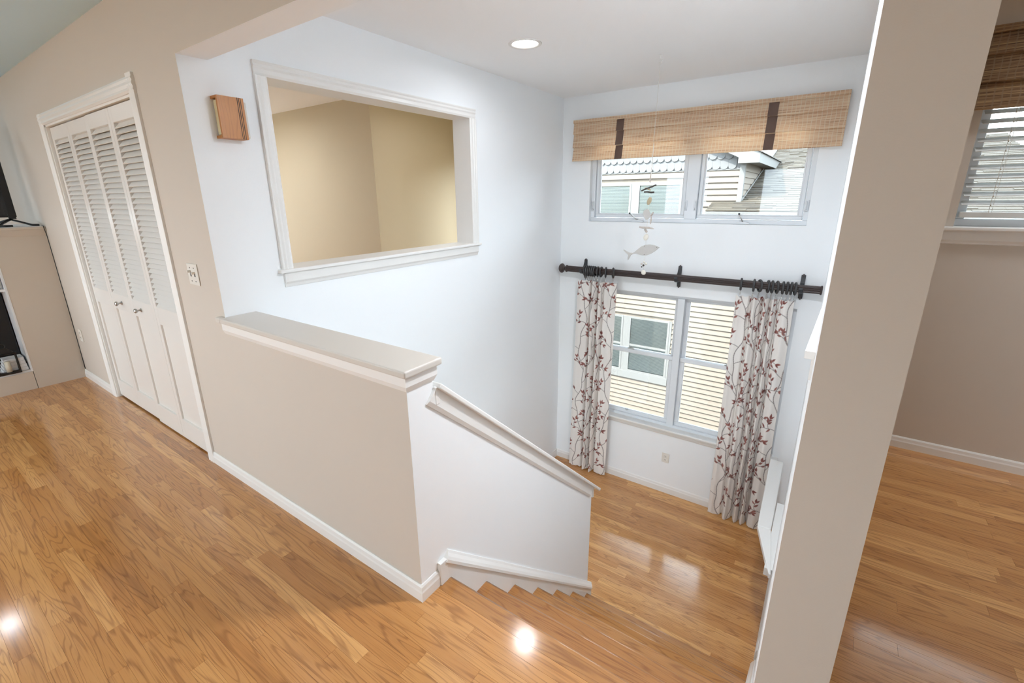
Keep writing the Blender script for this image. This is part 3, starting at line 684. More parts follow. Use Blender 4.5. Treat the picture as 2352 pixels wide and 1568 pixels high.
MB().lathe((1.12, RY, RZ), (1, 0, 0), [(0, 0.033), (0.004, 0.038), (0.012, 0.038), (0.015, 0.03), (0.016, 0.002)], 24).build('end_cap', 'rod', cr, smooth=True)
for bx in (-0.985, -0.005, 0.99):
    b = MB()
    b.prism((bx - 0.016, D, RZ), (0, -1, 0), (0, 0, 1), [(0, -0.1), (0.012, -0.1), (0.018, -0.07), (0.03, -0.045), (0.062, -0.036), (0.1, -0.042), (0.125, -0.03), (0.138, -0.005), (0.136, 0.012), (0.128, 0.012), (0.122, -0.006), (0.1, -0.0295), (0.075, -0.012), (0.06, 0.01), (0.035, 0.035), (0.018, 0.07), (0.012, 0.1), (0, 0.1)], (0.032, 0, 0))
    br = b.build('bracket', 'iron', cr, bevel=0.003)
    B('bracket_rib', 'rod', br, bx - 0.005, bx + 0.005, D - 0.016, D, RZ - 0.108, RZ + 0.108)

# ------------------------------------------------------------------ curtains with printed vines
def pattern(Wd, Hd, res, seed):
    nu, nv = int(Wd / res) + 1, int(Hd / res) + 1
    img = np.empty((nv, nu, 3)); img[:] = np.array(C(238, 233, 228)[:3])
    U, V = np.meshgrid(np.arange(nu) * res, np.arange(nv) * res)
    leafc = [np.array(C(*c)[:3]) for c in ((148, 96, 90), (136, 84, 78), (160, 108, 100))]
    stemc = np.array(C(128, 118, 116)[:3])
    rnd = random.Random(seed)
    def win(u, v, r):
        a, b = max(0, int((u - r) / res)), min(nu, int((u + r) / res) + 2); c, d = max(0, int((v - r) / res)), min(nv, int((v + r) / res) + 2)
        return (slice(c, d), slice(a, b)) if a < b and c < d else None
    def leaf(u, v, ang, ln):
        s = win(u + math.cos(ang) * ln / 2, v + math.sin(ang) * ln / 2, ln * 0.65)
        if s is None: return
        du, dv = U[s] - u, V[s] - v
        t = (du * math.cos(ang) + dv * math.sin(ang)) / ln; q = -du * math.sin(ang) + dv * math.cos(ang)
        wdt = ln * 0.2 * np.clip(np.sin(np.pi * np.clip(t, 0, 1) ** 0.8), 0, 1)
        a = np.clip((wdt - np.abs(q)) / res + 0.5, 0, 1) * ((t > -0.02) & (t < 1.02))
        img[s] = img[s] * (1 - a[..., None]) + rnd.choice(leafc) * a[..., None]
    def stem(pts, wd):
        for (a, b) in zip(pts[:-1], pts[1:]):
            mu, mv = (a[0] + b[0]) / 2, (a[1] + b[1]) / 2; ll = math.hypot(b[0] - a[0], b[1] - a[1])
            s = win(mu, mv, ll / 2 + wd + res)
            if s is None: continue
            du, dv = U[s] - a[0], V[s] - a[1]; ex, ey = (b[0] - a[0]) / max(ll, 1e-6), (b[1] - a[1]) / max(ll, 1e-6)
            t = np.clip(du * ex + dv * ey, 0, ll); dd = np.hypot(du - t * ex, dv - t * ey)
            al = np.clip((wd - dd) / res + 0.5, 0, 1) * 0.9
            img[s] = img[s] * (1 - al[..., None]) + stemc * al[..., None]
    def branch(u, v, ang, ln, sgn, depth):
        pts = [(u, v)]; n = 9; a = ang
        for i in range(n):
            a += sgn * 0.11; u += math.cos(a) * ln / n; v += math.sin(a) * ln / n; pts.append((u, v))
            if i in (3, 6):
                leaf(u, v, a + sgn * rnd.uniform(0.6, 1.1) * (1 if i % 4 == 3 else -1), rnd.uniform(0.042, 0.054))
            if depth and i == 4: branch(u, v, a - sgn * 0.9, ln * 0.62, -sgn, depth - 1)
        stem(pts, 0.0026)
        leaf(u, v, a + 0.35, rnd.uniform(0.045, 0.057)); leaf(u, v, a - 0.5, rnd.uniform(0.041, 0.051))
    u = 0.09; col = 0
    while u < Wd + 0.1:
        pts = []; ph = rnd.uniform(0, 6)
        for k in range(int(Hd / 0.02) + 2):
            v = k * 0.02; pts.append((u + 0.035 * math.sin(v * 9 + ph) + 0.012 * math.sin(v * 23 + ph), v))
        stem(pts, 0.0036)
        k = rnd.randint(1, 5); sg = 1
        while k < len(pts) - 1:
            pu, pv = pts[k]
            branch(pu, pv, math.pi / 2 - sg * rnd.uniform(0.65, 1.0), rnd.uniform(0.13, 0.19), -sg * rnd.choice((1, 1, -0.4)), 1)
            sg = -sg; k += rnd.randint(5, 8)
        u += 0.215; col += 1
    return img, nu, nv
def fabric_material():
    m = bpy.data.materials.new('vine_print_cotton'); m.use_nodes = True
    nt = m.node_tree; b = nt.nodes['Principled BSDF']; b.inputs['Roughness'].default_value = 0.85; b.inputs['Specular IOR Level'].default_value = 0.15
    a = nt.nodes.new('ShaderNodeVertexColor'); a.layer_name = 'print'
    nt.links.new(a.outputs[0], b.inputs['Base Color'])
    t = nt.nodes.new('ShaderNodeBsdfTranslucent'); nt.links.new(a.outputs[0], t.inputs[0])
    mx = nt.nodes.new('ShaderNodeMixShader'); mx.inputs[0].default_value = 0.12
    nt.links.new(b.outputs[0], mx.inputs[1]); nt.links.new(t.outputs[0], mx.inputs[2]); nt.links.new(mx.outputs[0], nt.nodes['Material Output'].inputs[0])
    return m
FAB = fabric_material()
def curtain(name, xt0, xt1, xb0, xb1, folds, lab, seed, rings):
    ztop, zbot = 0.708, -ZL + 0.008
    g = empty(name, ((xb0 + xb1) / 2, RY, zbot), lab, 'curtain')
    # fold path sampled finely: x position (0..1) and depth
    n = 1400; t = np.linspace(0, 1, n)
    dep = np.zeros(n)
    for c, wd, a in folds: dep += a * np.exp(-((t - c) / wd) ** 2)
    dep += 0.004 * np.sin(t * 23)
    width = xb1 - xb0
    arc = np.concatenate([[0], np.cumsum(np.hypot(np.diff(t) * width, np.diff(dep)))])
    Wd = arc[-1]; Hd = ztop - zbot; res = 0.0042
    img, nu, nv = pattern(Wd, Hd, res, seed)
    uu = np.linspace(0, Wd, nu); tt = np.interp(uu, arc, t); dd = np.interp(uu, arc, dep)
    f = np.linspace(0, 1, nv)[:, None]         # 0 bottom .. 1 top
    xx = (xb0 + (xb1 - xb0) * tt)[None, :] * (1 - f) + (xt0 + (xt1 - xt0) * tt)[None, :] * f
    sway = 1.0 - 0.25 * f + 0.10 * np.sin(f * 5 + tt[None, :] * 9)
    yy = RY + 0.012 - dd[None, :] * sway
    zz = zbot + Hd * f + 0 * xx + (0.010 * np.sin(tt * 31) * 1.0)[None, :] * (1 - f) ** 8 - (0.012 * np.abs(np.sin(tt * 28)))[None, :] * f ** 30
    zz = np.maximum(zz, zbot)
    co = np.stack([xx, yy, zz], -1).reshape(-1, 3) - np.array(g.location)
    idx = np.arange(nu * nv).reshape(nv, nu)
    q = np.stack([idx[:-1, :-1], idx[:-1, 1:], idx[1:, 1:], idx[1:, :-1]], -1).reshape(-1, 4)
    me = bpy.data.meshes.new('fabric'); me.vertices.add(len(co)); me.vertices.foreach_set('co', co.ravel())
    me.loops.add(q.size); me.loops.foreach_set('vertex_index', q.ravel().astype(np.int32))
    me.polygons.add(len(q)); me.polygons.foreach_set('loop_start', np.arange(0, q.size, 4, dtype=np.int32)); me.polygons.foreach_set('loop_total', np.full(len(q), 4, dtype=np.int32))
    me.polygons.foreach_set('use_smooth', np.ones(len(q), dtype=bool))
    ca = me.color_attributes.new('print', 'FLOAT_COLOR', 'POINT')
    cc = np.ones((nu * nv, 4)); cc[:, :3] = img.reshape(-1, 3); ca.data.foreach_set('color', cc.ravel())
    me.materials.append(FAB); me.update(calc_edges=True); me.validate()
    o = bpy.data.objects.new('fabric', me); COL.objects.link(o); o.parent = g; WLOC[o.name] = Vector(g.location)
    rm = bpy.data.meshes.new('ring'); k_ = MB().torus((0, 0, 0), (1, 0, 0), 0.047, 0.0095, 24, 8)
    rm.from_pydata(k_.v, [], k_.f); rm.materials.append(M['ring']); rm.polygons.foreach_set('use_smooth', [True] * len(rm.polygons))
    hm = bpy.data.meshes.new('clip'); k_ = MB().tube([(0, 0, -0.05), (0, 0, -0.062)], 0.0022, 6).torus((0, 0, -0.066), (1, 0, 0), 0.006, 0.0018, 10, 5).box(-0.004, 0.004, -0.003, 0.003, -0.092, -0.071)
    hm.from_pydata(k_.v, [], k_.f); hm.materials.append(M['metal'])
    for rx, tilt in rings:
        r_ = bpy.data.objects.new('ring', rm); COL.objects.link(r_); r_.parent = g
        r_.location = Vector((rx, RY, RZ - 0.006)) - Vector(g.location); r_.rotation_euler = (0, 0, tilt)
        c_ = bpy.data.objects.new('clip', hm); COL.objects.link(c_); c_.parent = r_
    return g
lr = [(-0.945 + 0.0215 * k, 0.05) for k in range(6)] + [(-0.802, 0.2), (-0.765, 0.1), (-0.715, 0.35), (-0.635, 0.5)]
curtain('curtain', -1.03, -0.592, -1.072, -0.612, [(0.12, 0.10, 0.01), (0.34, 0.028, -0.05), (0.43, 0.045, 0.05), (0.52, 0.022, -0.045), (0.60, 0.04, 0.045), (0.665, 0.02, -0.045), (0.85, 0.10, 0.016)],
        'cream curtain with red leaf vine print left of the landing window', 5, lr)
rr = [(0.545, 0.12), (0.645, 0.1), (0.69, 0.45), (0.752, 0.25), (0.783, 0.2), (0.82, 0.25), (0.862, 0.1), (0.893, 0.12), (0.922, 0.05), (0.95, 0.15)]
curtain('curtain', 0.515, 0.958, 0.515, 0.985, [(0.06, 0.04, 0.012), (0.26, 0.025, -0.04), (0.34, 0.045, 0.04), (0.46, 0.022, -0.055), (0.53, 0.03, 0.04), (0.60, 0.018, -0.055), (0.66, 0.03, 0.045), (0.735, 0.02, -0.05), (0.86, 0.08, 0.03)],
        'cream curtain with red leaf vine print right of the landing window', 9, rr)

# ------------------------------------------------------------------ recessed downlights, real ones and added fill lamps
def downlight(x, y, z, watts, lab, emit_r=0.08):
    g = empty('recessed_light', (x, y, z), lab, 'ceiling light')
    m = MB(); n = 40; prof = [(0.109, 0.0), (0.108, -0.004), (0.104, -0.006), (0.09, -0.006), (0.084, -0.003), (0.083, -0.0005)]
    for i in range(n):
        a, b = 2 * math.pi * i / n, 2 * math.pi * (i + 1) / n
        for (r0, z0), (r1, z1) in zip(prof[:-1], prof[1:]):
            m.quad((x + r0 * math.cos(a), y + r0 * math.sin(a), z + z0), (x + r1 * math.cos(a), y + r1 * math.sin(a), z + z1), (x + r1 * math.cos(b), y + r1 * math.sin(b), z + z1), (x + r0 * math.cos(b), y + r0 * math.sin(b), z + z0))
    m.build('trim_ring', 'trim', g)
    d = MB(); d.v = [(x + 0.083 * math.cos(2 * math.pi * k / n), y + 0.083 * math.sin(2 * math.pi * k / n), z - 0.001) for k in range(n)]
    d.f = [tuple(reversed(range(n)))]; d.m = [0]; d.build('lens', 'lens', g)
    ld = bpy.data.lights.new('downlight', 'AREA'); ld.shape = 'DISK'; ld.size = emit_r * 2; ld.energy = watts; ld.spread = math.radians(170); ld.color = (0.92, 0.97, 1.04)
    lo2 = bpy.data.objects.new('downlight', ld); COL.objects.link(lo2); lo2.parent = g; lo2.location = (0, 0, -0.008)
downlight(0.97, 0.9, ZC, STAIR_W * 9.0, 'added unseen fill light over the head of the stairs')  # added lamp out of view, brightens the stairwell
downlight(-0.679, 1.82, ZC, STAIR_W, 'lit recessed ceiling light above the stairwell')
for i, (x, y) in enumerate(((-5.06, -0.97), (-3.3, -2.9), (-1.2, -3.0))):
    downlight(x, y, ZC, LAMP_W * (0.4 if i == 0 else 1.3), ['recessed ceiling light above the television', 'added unseen fill light by the far rear windows', 'added unseen fill light by the near rear windows'][i])  # television lamp is real; the pair by the rear windows is added fill
downlight(2.6, 2.2, ZC, 7, 'added unseen fill light in the side room')  # added lamp out of view, lifts the side room
downlight(-4.0, 1.2, ZC, 8, 'added unseen fill light at the far end of the ochre room')  # added out of view to light the far ochre wall
downlight(-1.85, 2.45, ZC, 3.2, 'added unseen fill light by the ochre room window')  # added out of view to light the nearer ochre wall

# ------------------------------------------------------------------ hanging driftwood mobile
mx_, my_ = -0.054, 2.623
mo = empty('hanging_mobile', (mx_, my_, ZC), 'driftwood and shell mobile with a white wooden fish hanging from the ceiling', 'mobile')
MB().lathe((mx_, my_, ZC), (0, 0, -1), [(0, 0.012), (0.003, 0.012), (0.006, 0.004), (0.02, 0.003)], 12).tube([(mx_, my_, ZC - 0.018), (mx_ + 0.012, my_, ZC - 0.028), (mx_ + 0.014, my_, ZC - 0.04), (mx_, my_, ZC - 0.05), (mx_ - 0.008, my_, ZC - 0.042)], 0.0028, 6).build('ceiling_hook', 'trim', mo)
MB().tube([(mx_, my_, ZC - 0.048), (mx_ - 0.006, my_, 1.7), (mx_ - 0.01, my_, 0.98)], 0.0012, 5).build('string', 'string', mo)
MB().tube([(mx_ - 0.002, my_, 1.93), (mx_ - 0.008, my_, 1.70)], 0.0022, 6).build('twisted_cord', 'string', mo)
MB().tube([(mx_ - 0.008, my_, 1.72), (mx_ - 0.012, my_, 1.665), (mx_ - 0.009, my_, 1.655)], [0.003, 0.006, 0.003], 6).build('driftwood_bead', 'drift', mo)
sx = mx_ - 0.012
for a, b, r, m in (((-0.058, -0.01, 1.594), (0.05, 0.0, 1.637), 0.0062, 'stick'), ((-0.042, 0.01, 1.585), (0.04, -0.005, 1.583), 0.0062, 'stick'), ((-0.04, 0.02, 1.615), (0.02, -0.03, 1.6), 0.0058, 'stone')):
    p0, p1 = Vector((sx + a[0], my_ + a[1], a[2])), Vector((sx + b[0], my_ + b[1], b[2]))
    MB().tube([p0, p0.lerp(p1, .3) + Vector((0, 0, .002)), p0.lerp(p1, .7) - Vector((0, 0, .002)), p1], [r * .85, r, r * .95, r * .8], 8).build('twig', m, mo)
def pebble(x, z, rx, rz, m, nm, tilt=0.3):
    MB().ell((x, my_, z), rx, 0.006, rz, 16, 9, rot=Matrix.Rotation(tilt, 3, 'Y')).build(nm, m, mo, smooth=True)
pebble(sx + 0.006, 1.519, 0.017, 0.031, 'stone', 'shell_disc')
o = MB().prism((0, my_ - 0.004, 0), (1, 0, 0), (0, 0, 1), [(sx - 0.037, 1.43), (sx - 0.03, 1.448), (sx - 0.01, 1.461), (sx + 0.01, 1.455), (sx + 0.022, 1.425), (sx + 0.024, 1.404), (sx + 0.008, 1.385), (sx - 0.01, 1.377), (sx - 0.024, 1.39), (sx - 0.032, 1.41)], (0, 0.009, 0)).build('pale_shell', 'fishwood', mo, bevel=0.003)
MB().tube([(sx + 0.027, my_, 1.408), (sx + 0.037, my_ - 0.003, 1.42), (sx + 0.046, my_ - 0.004, 1.438)], [0.004, 0.008, 0.005], 8).build('driftwood_chip', 'drift', mo)
MB().tube([(sx + 0.03, my_, 1.405), (sx + 0.03, my_, 1.375), (sx + 0.028, my_, 1.345)], [0.005, 0.007, 0.003], 8).build('driftwood_chip', 'drift', mo)
MB().tube([(sx - 0.058, my_, 1.322), (sx - 0.03, my_, 1.318), (sx + 0.02, my_, 1.318), (sx + 0.056, my_, 1.312)], [0.006, 0.008, 0.0075, 0.004], 8).build('driftwood_bar', 'drift', mo)
MB().tube([(sx - 0.02, my_ + 0.03, 1.302), (sx + 0.012, my_ - 0.03, 1.29)], 0.009, 8).build('driftwood_bead', 'drift', mo)
pebble(sx + 0.001, 1.245, 0.02, 0.026, 'shell', 'shell_disc')
fish = [(-0.178, 1.139), (-0.165, 1.137), (-0.15, 1.128), (-0.12, 1.117), (-0.1, 1.116), (-0.085, 1.124), (-0.06, 1.146), (-0.03, 1.172), (0.0, 1.186), (0.035, 1.190), (0.07, 1.187), (0.098, 1.178), (0.113, 1.171), (0.1, 1.158), (0.08, 1.14), (0.05, 1.118), (0.02, 1.106), (-0.01, 1.102), (-0.04, 1.106), (-0.07, 1.112), (-0.095, 1.108), (-0.112, 1.095), (-0.125, 1.07), (-0.134, 1.054), (-0.136, 1.075), (-0.133, 1.098), (-0.15, 1.112), (-0.165, 1.126)]
fo = MB().prism((0, my_ - 0.006, 0), (1, 0, 0), (0, 0, 1), [(sx + a, b) for a, b in fish], (0, 0.012, 0)).build('wooden_fish', 'fishwood', mo, bevel=0.002)
for dx, z in ((-0.004, 1.176), (-0.002, 1.11), (0.094, 1.172)):
    MB().lathe((sx + dx, my_ - 0.0058, z), (0, -1, 0), [(0, 0.003), (0.001, 0.0025)], 8).build('hole', 'dark', fo)
for dx, z, r, m in ((0.0, 1.05, 0.009, 'shell'), (-0.014, 1.038, 0.008, 'drift'), (0.012, 1.036, 0.01, 'shell'), (-0.002, 1.024, 0.009, 'stick'), (-0.012, 1.012, 0.006, 'stick')):
    MB().ell((sx + dx, my_ + dx, z), r, r * .8, r, 10, 6).build('shell_cluster', m, mo, smooth=True)
pebble(sx + 0.002, 0.966, 0.02, 0.019, 'shell', 'shell_disc', 0.8)

# ------------------------------------------------------------------ landing handrail on the right wall
hr = empty('landing_handrail', (R - 0.05, 2.6, -0.70), 'wide white painted handrail plank on the landing beside the right curtain', 'handrail')
zr = -0.70
MB().prism((0, 0, zr - 0.035), (1, 0, 0), (0, 1, 0), [(1.012, 2.25), (1.097, 2.25), (1.088, 3.27), (0.984, 3.27)], (0, 0, 0.035)).build('rail_board', 'trim', hr, bevel=0.006, seg=3)
MB().prism((0, 0, zr - 0.035), (1, 0, 0), (0, 1, 0), [(1.012, 2.248), (1.13, 1.80), (1.143, 1.80), (1.097, 2.248)], (0, 0, 0.035)).build('rail_return', 'trim', hr, bevel=0.004, seg=2)
MB().box(1.101, R, 1.85, 2.62, zr - 0.06, zr - 0.006).build('mounting_block', 'trim', hr)

# ------------------------------------------------------------------ built-in cabinet at the far left
XF, XB = -4.36, -5.05
cb = empty('built_in_cabinet', (XF, -0.8, 0), 'beige built-in cabinet with open shelves and ledge top', 'cabinet')
B('side_panel', 'cabinet', cb, XF - 0.03, XF, -0.333, -0.002, 0.0, 1.30)
B('side_panel', 'cabinet', cb, XF - 0.03, XF, -1.6, -1.27, 0.0, 1.30)
B('top_panel', 'cabinet', cb, XF - 0.03, XF, -1.27, -0.333, 1.12, 1.30)
B('kick_board', 'cabinet', cb, XF - 0.034, XF - 0.004, -1.262, -0.337, 0.0, 0.158)
B('carcass', 'shelfwhite', cb, XB, XB + 0.02, -1.6, -0.002, 0.0, 1.30)
B('carcass', 'shelfwhite', cb, XB + 0.02, XF - 0.03, -0.345, -0.325, 0.0, 1.30)
B('carcass', 'shelfwhite', cb, XB + 0.02, XF - 0.03, -1.28, -1.26, 0.0, 1.30)
B('opening_edge', 'shelfwhite', cb, XF - 0.028, XF + 0.0015, -0.345, -0.333, 0.16, 1.12)
B('shelf', 'shelfwhite', cb, XB + 0.02, XF - 0.01, -1.26, -0.345, 0.158, 0.176)
B('shelf', 'shelfwhite', cb, XB + 0.02, XF - 0.02, -1.26, -0.345, 0.86, 0.88)
B('ledge_top', 'cabinet', cb, XB, XF + 0.02, -1.63, -0.002, 1.345, 1.367, 0.004)
B('ledge_surface', 'shelfwhite', cb, XB, XF + 0.012, -1.625, -0.003, 1.367, 1.37)
MB().prism((XF, -1.62, 1.30), (1, 0, 0), (0, 0, 1), [(-0.03, -0.005), (0.004, -0.005), (0.008, 0.01), (0.014, 0.03), (0.018, 0.045), (-0.03, 0.045)], (0, 1.618, 0)).build('ledge_moulding', 'cabinet', cb)
# contents
B('speaker_cabinet', 'black', None, -4.92, -4.56, -0.62, -0.35, 0.177, 0.86, 0.01, label='tall black speaker cabinet inside the shelf opening', category='speaker')
for k in range(4):
    a = 0.16 + 0.01 * k
    mb = MB().box(-4.54 + 0.008 * k, -4.385, -0.50 + 0.006 * k, -0.352 - 0.003 * k, 0.1765 + 0.03 * k, 0.2055 + 0.03 * k)
    mb.build('magazine', 'paper', None, bevel=0.002, label=['lowest magazine of the white stack in the cabinet', 'second magazine from the bottom of the white stack', 'third magazine from the bottom of the white stack', 'topmost magazine of the white stack in the cabinet'][k], category='magazine', group='magazines stacked in the cabinet')
for k in range(4):
    B('book', 'paper' if k % 2 else 'metal', None, -4.58, -4.41, -0.362 - 0.026 * k, -0.345 - 0.026 * k - 0.004 + 0.001, 0.881, 1.06 - 0.012 * k, 0.002, label=['pale book at the right end of the upper shelf', 'grey book second from the right on the upper shelf', 'white book third from the right on the upper shelf', 'grey book fourth from the right on the upper shelf'][k], category='book', group='books on the upper shelf')
ln_ = empty('candle_lantern', (-4.372, -0.47, 0.177), 'black metal candle lantern in front of the magazines', 'lantern')
lx0, lx1, ly0, ly1 = -4.384, -4.362, -0.535, -0.40
lx0, lx1 = -4.384, -4.28
lx0, lx1 = -4.40, -4.362
B('base', 'black', ln_, -4.384, -4.34, ly0, ly1, 0.1765, 0.196, 0.002)
for yy in (ly0 + 0.006, ly1 - 0.006):
    for xx in (-4.38, -4.345):
        B('post', 'black', ln_, xx - 0.004, xx + 0.004, yy - 0.005, yy + 0.005, 0.196, 0.35)
B('roof', 'black', ln_, -4.384, -4.34, ly0, ly1, 0.345, 0.357, 0.002)
MB().prism((-4.378, -0.5, 0.357), (0, 1, 0), (0, 0, 1), [(-0.03, 0), (0.09, 0), (0.05, 0.045), (0.012, 0.045)], (0.03, 0, 0)).build('roof_cap', 'black', ln_)
MB().torus((-4.363, -0.468, 0.42), (1, 0, 0), 0.02, 0.003, 14, 6).build('ring_handle', 'black', ln_, smooth=True)
MB().lathe((-4.363, -0.468, 0.196), (0, 0, 1), [(0, 0.018), (0.09, 0.018), (0.092, 0.002)], 16).build('candle', 'candle', ln_, smooth=True)
# television
tv = empty('television', (-4.56, -0.75, 1.37), 'flat black television standing on the cabinet ledge', 'television')
B('body', 'black', tv, -4.60, -4.555, -1.36, -0.118, 1.445, 2.15, 0.004)
B('screen', 'screen', tv, -4.556, -4.5535, -1.345, -0.165, 1.46, 2.135)
B('chin', 'black', tv, -4.57, -4.55, -0.17, -0.125, 1.43, 1.47)
for s_, y in ((1, -0.155), (1, -1.30)):
    MB().tube([(-4.575, y, 1.46), (-4.575, y, 1.425), (-4.50, y + 0.05, 1.402), (-4.41, y + 0.09, 1.381), (-4.375, y + 0.125, 1.380)], 0.0085, 8).build('foot', 'black', tv, smooth=True)
    MB().tube([(-4.575, y, 1.43), (-4.62, y - 0.05, 1.41), (-4.70, y - 0.13, 1.381)], 0.0085, 8).build('foot', 'black', tv, smooth=True)
    MB().tube([(-4.56, y, 1.43), (-4.48, y - 0.06, 1.405), (-4.39, y - 0.11, 1.381), (-4.375, y - 0.03, 1.381)], 0.0085, 8).build('foot', 'black', tv, smooth=True)
cdp = [(-4.36, -0.018, 1.377), (-4.334, -0.014, 1.374), (-4.331, -0.008, 1.28), (-4.332, -0.007, 1.1), (-4.335, -0.006, 0.8), (-4.34, -0.005, 0.5), (-4.345, -0.005, 0.2), (-4.35, -0.005, 0.08)]
MB().tube(cdp, 0.0028, 6).build('power_cord', 'black', None, smooth=True, label='thin black power cord running down the cabinet corner', category='cord')
# window and blind behind the television
ww = empty('window_4', (XW, -1.4, 0.95), 'far left window with pale blind', None, None, 'structure')
wy0, wy1 = -3.2, -1.0
MB().box(XW - 0.12, XW - 0.06, wy0, wy1, 0.95, 0.99).box(XW - 0.12, XW - 0.06, wy0, wy1, 2.06, 2.1).box(XW - 0.12, XW - 0.06, wy0, wy0 + 0.04, 0.95, 2.1).box(XW - 0.12, XW - 0.06, wy1 - 0.04, wy1, 0.95, 2.1).build('window_frame', 'vinyl', ww)
MB().box(XW - 0.1, XW - 0.096, wy0, wy1, 0.95, 2.1).build('pane', 'glass', ww)

# ------------------------------------------------------------------ neighbouring house
nh = empty('neighbour_house', (-1.0, NY, GZ), 'cream clapboard neighbour house with scalloped gable and shingle roof beyond the windows', 'house')
xl, xr, xc = -7.0, 7.0, -0.25
xg, gs = -4.02, 0.42
xm = (xg + xc) / 2
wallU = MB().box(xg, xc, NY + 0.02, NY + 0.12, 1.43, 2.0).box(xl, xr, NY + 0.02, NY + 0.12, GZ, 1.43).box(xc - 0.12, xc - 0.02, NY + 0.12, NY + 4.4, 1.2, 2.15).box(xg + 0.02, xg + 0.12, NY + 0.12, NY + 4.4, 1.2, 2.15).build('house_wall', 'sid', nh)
WINS = [(-2.195 - 0.83 , -2.195, 0.56, 1.775), (-2.07, -1.24, 0.56, 1.775), (-2.195 - 0.83, -2.195, -2.05, -0.845), (-2.07, -1.24, -2.05, -0.845)]
lap = 0.1016
k0 = int((GZ - 1.9615) / lap) - 1
def board(x0, x1, z0, z1, par=wallU):
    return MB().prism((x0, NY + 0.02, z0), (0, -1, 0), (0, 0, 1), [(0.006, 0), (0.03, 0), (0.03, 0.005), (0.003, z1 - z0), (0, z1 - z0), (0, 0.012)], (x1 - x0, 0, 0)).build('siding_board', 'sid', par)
z = 1.9615
while z > GZ + 0.2:
    za, zb = z - lap, z
    segs = [(xl if zb < 1.24 else xg, xr if zb < 1.24 else xc - 0.07)]
    for wx0, wx1, wz0, wz1 in ((-3.09, -1.20, 0.44, 1.79), (-3.09, -1.20, -2.21, -0.82)):
        if zb > wz0 + 0.01 and za < wz1 - 0.01:
            segs = [t for s in segs for t in ((s[0], min(s[1], wx0)), (max(s[0], wx1), s[1])) if t[1] - t[0] > 0.01]
    for a, b in segs: board(a, b, za, zb)
    z -= lap
B('corner_post', 'ntrim', nh, xc - 0.075, xc + 0.005, NY - 0.012, NY + 0.09, 1.40, 2.06)
B('frieze_board', 'ntrim', nh, xg, xc - 0.07, NY - 0.006, NY + 0.02, 1.9615, 1.975)
# side wall boards
z = 2.04
while z > 1.40:
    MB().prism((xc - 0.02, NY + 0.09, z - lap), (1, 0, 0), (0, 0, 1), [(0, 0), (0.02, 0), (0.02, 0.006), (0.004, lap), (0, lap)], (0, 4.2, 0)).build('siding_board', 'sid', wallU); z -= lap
# scalloped shingles
sw_ = 0.1293
sm_ = bpy.data.meshes.new('scallop_shingle')
pl = [(-sw_ / 2 + 0.0006, 0.20), (-sw_ / 2 + 0.0006, 0.062)] + [((sw_ / 2 - 0.002) * math.cos(a), 0.062 + 0.058 * math.sin(a)) for a in np.linspace(math.pi, 2 * math.pi, 13)[1:-1]] + [(sw_ / 2 - 0.0006, 0.062), (sw_ / 2 - 0.0006, 0.20)]
k_ = MB().prism((0, 0, 0), (1, 0, 0), (0, 0, 1), pl, (0, -0.010, 0)); sm_.from_pydata(k_.v, [], k_.f); sm_.materials.append(M['scal'])
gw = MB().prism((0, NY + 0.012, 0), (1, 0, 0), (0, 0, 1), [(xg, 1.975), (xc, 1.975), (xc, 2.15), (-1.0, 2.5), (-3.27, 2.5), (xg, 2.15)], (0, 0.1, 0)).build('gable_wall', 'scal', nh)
for r_ in range(3):
    x = -3.2 + (sw_ / 2 if r_ % 2 else 0) + 0.033
    while x < xc - 0.09:
        o = bpy.data.objects.new('scallop_shingle', sm_); COL.objects.link(o); o.parent = gw
        o.location = Vector((x, NY - 0.004, 1.967 + 0.166 * r_)) - wl(gw); o.rotation_euler = (-0.13, 0, 0)
        x += sw_
# windows with blinds
B('window_surround', 'ntrim', nh, -3.09, -1.20, NY - 0.012, NY + 0.02, 1.775, 1.80)
for (wx0, wx1, wz0, wz1) in WINS:
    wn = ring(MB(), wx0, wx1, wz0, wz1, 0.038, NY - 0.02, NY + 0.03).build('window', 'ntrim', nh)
    MB().box(wx0 + 0.03, wx1 - 0.03, NY - 0.004, NY + 0.0, wz0 + 0.03, wz1 - 0.03).build('pane', 'glass', wn)
    MB().box(wx0 + 0.03, wx1 - 0.03, NY + 0.014, NY + 0.018, wz0 + 0.03, wz1 - 0.03).build('dark_room', 'nglass', wn)
    zc_ = (wz0 + wz1) / 2
    B('meeting_rail', 'ntrim', wn, wx0 + 0.03, wx1 - 0.03, NY - 0.016, NY - 0.001, zc_ - 0.03, zc_ + 0.014)
    s_ = MB(); z = wz1 - 0.05
    while z > wz0 + 0.05:
        s_.quad((wx0 + 0.04, NY + 0.001, z), (wx1 - 0.04, NY + 0.001, z), (wx1 - 0.04, NY + 0.012, z + 0.016), (wx0 + 0.04, NY + 0.012, z + 0.016)); z -= 0.0255 if wz1 < 0 else 0.0225
    s_.build('blind_slats', 'slat', wn, kind='stuff')
for z0_, z1_ in ((0.56, 1.775), (-2.05, -0.845)):
    B('window_mullion', 'ntrim', nh, -2.197, -2.068, NY - 0.014, NY + 0.02, z0_, z1_)
    B('window_jamb', 'ntrim', nh, -3.09, -3.024, NY - 0.014, NY + 0.02, z0_, z1_); B('window_jamb', 'ntrim', nh, -1.241, -1.20, NY - 0.014, NY + 0.02, z0_, z1_)
    B('window_sill', 'ntrim', nh, -3.09, -1.20, NY - 0.03, NY + 0.02, z0_ - 0.15, z0_)
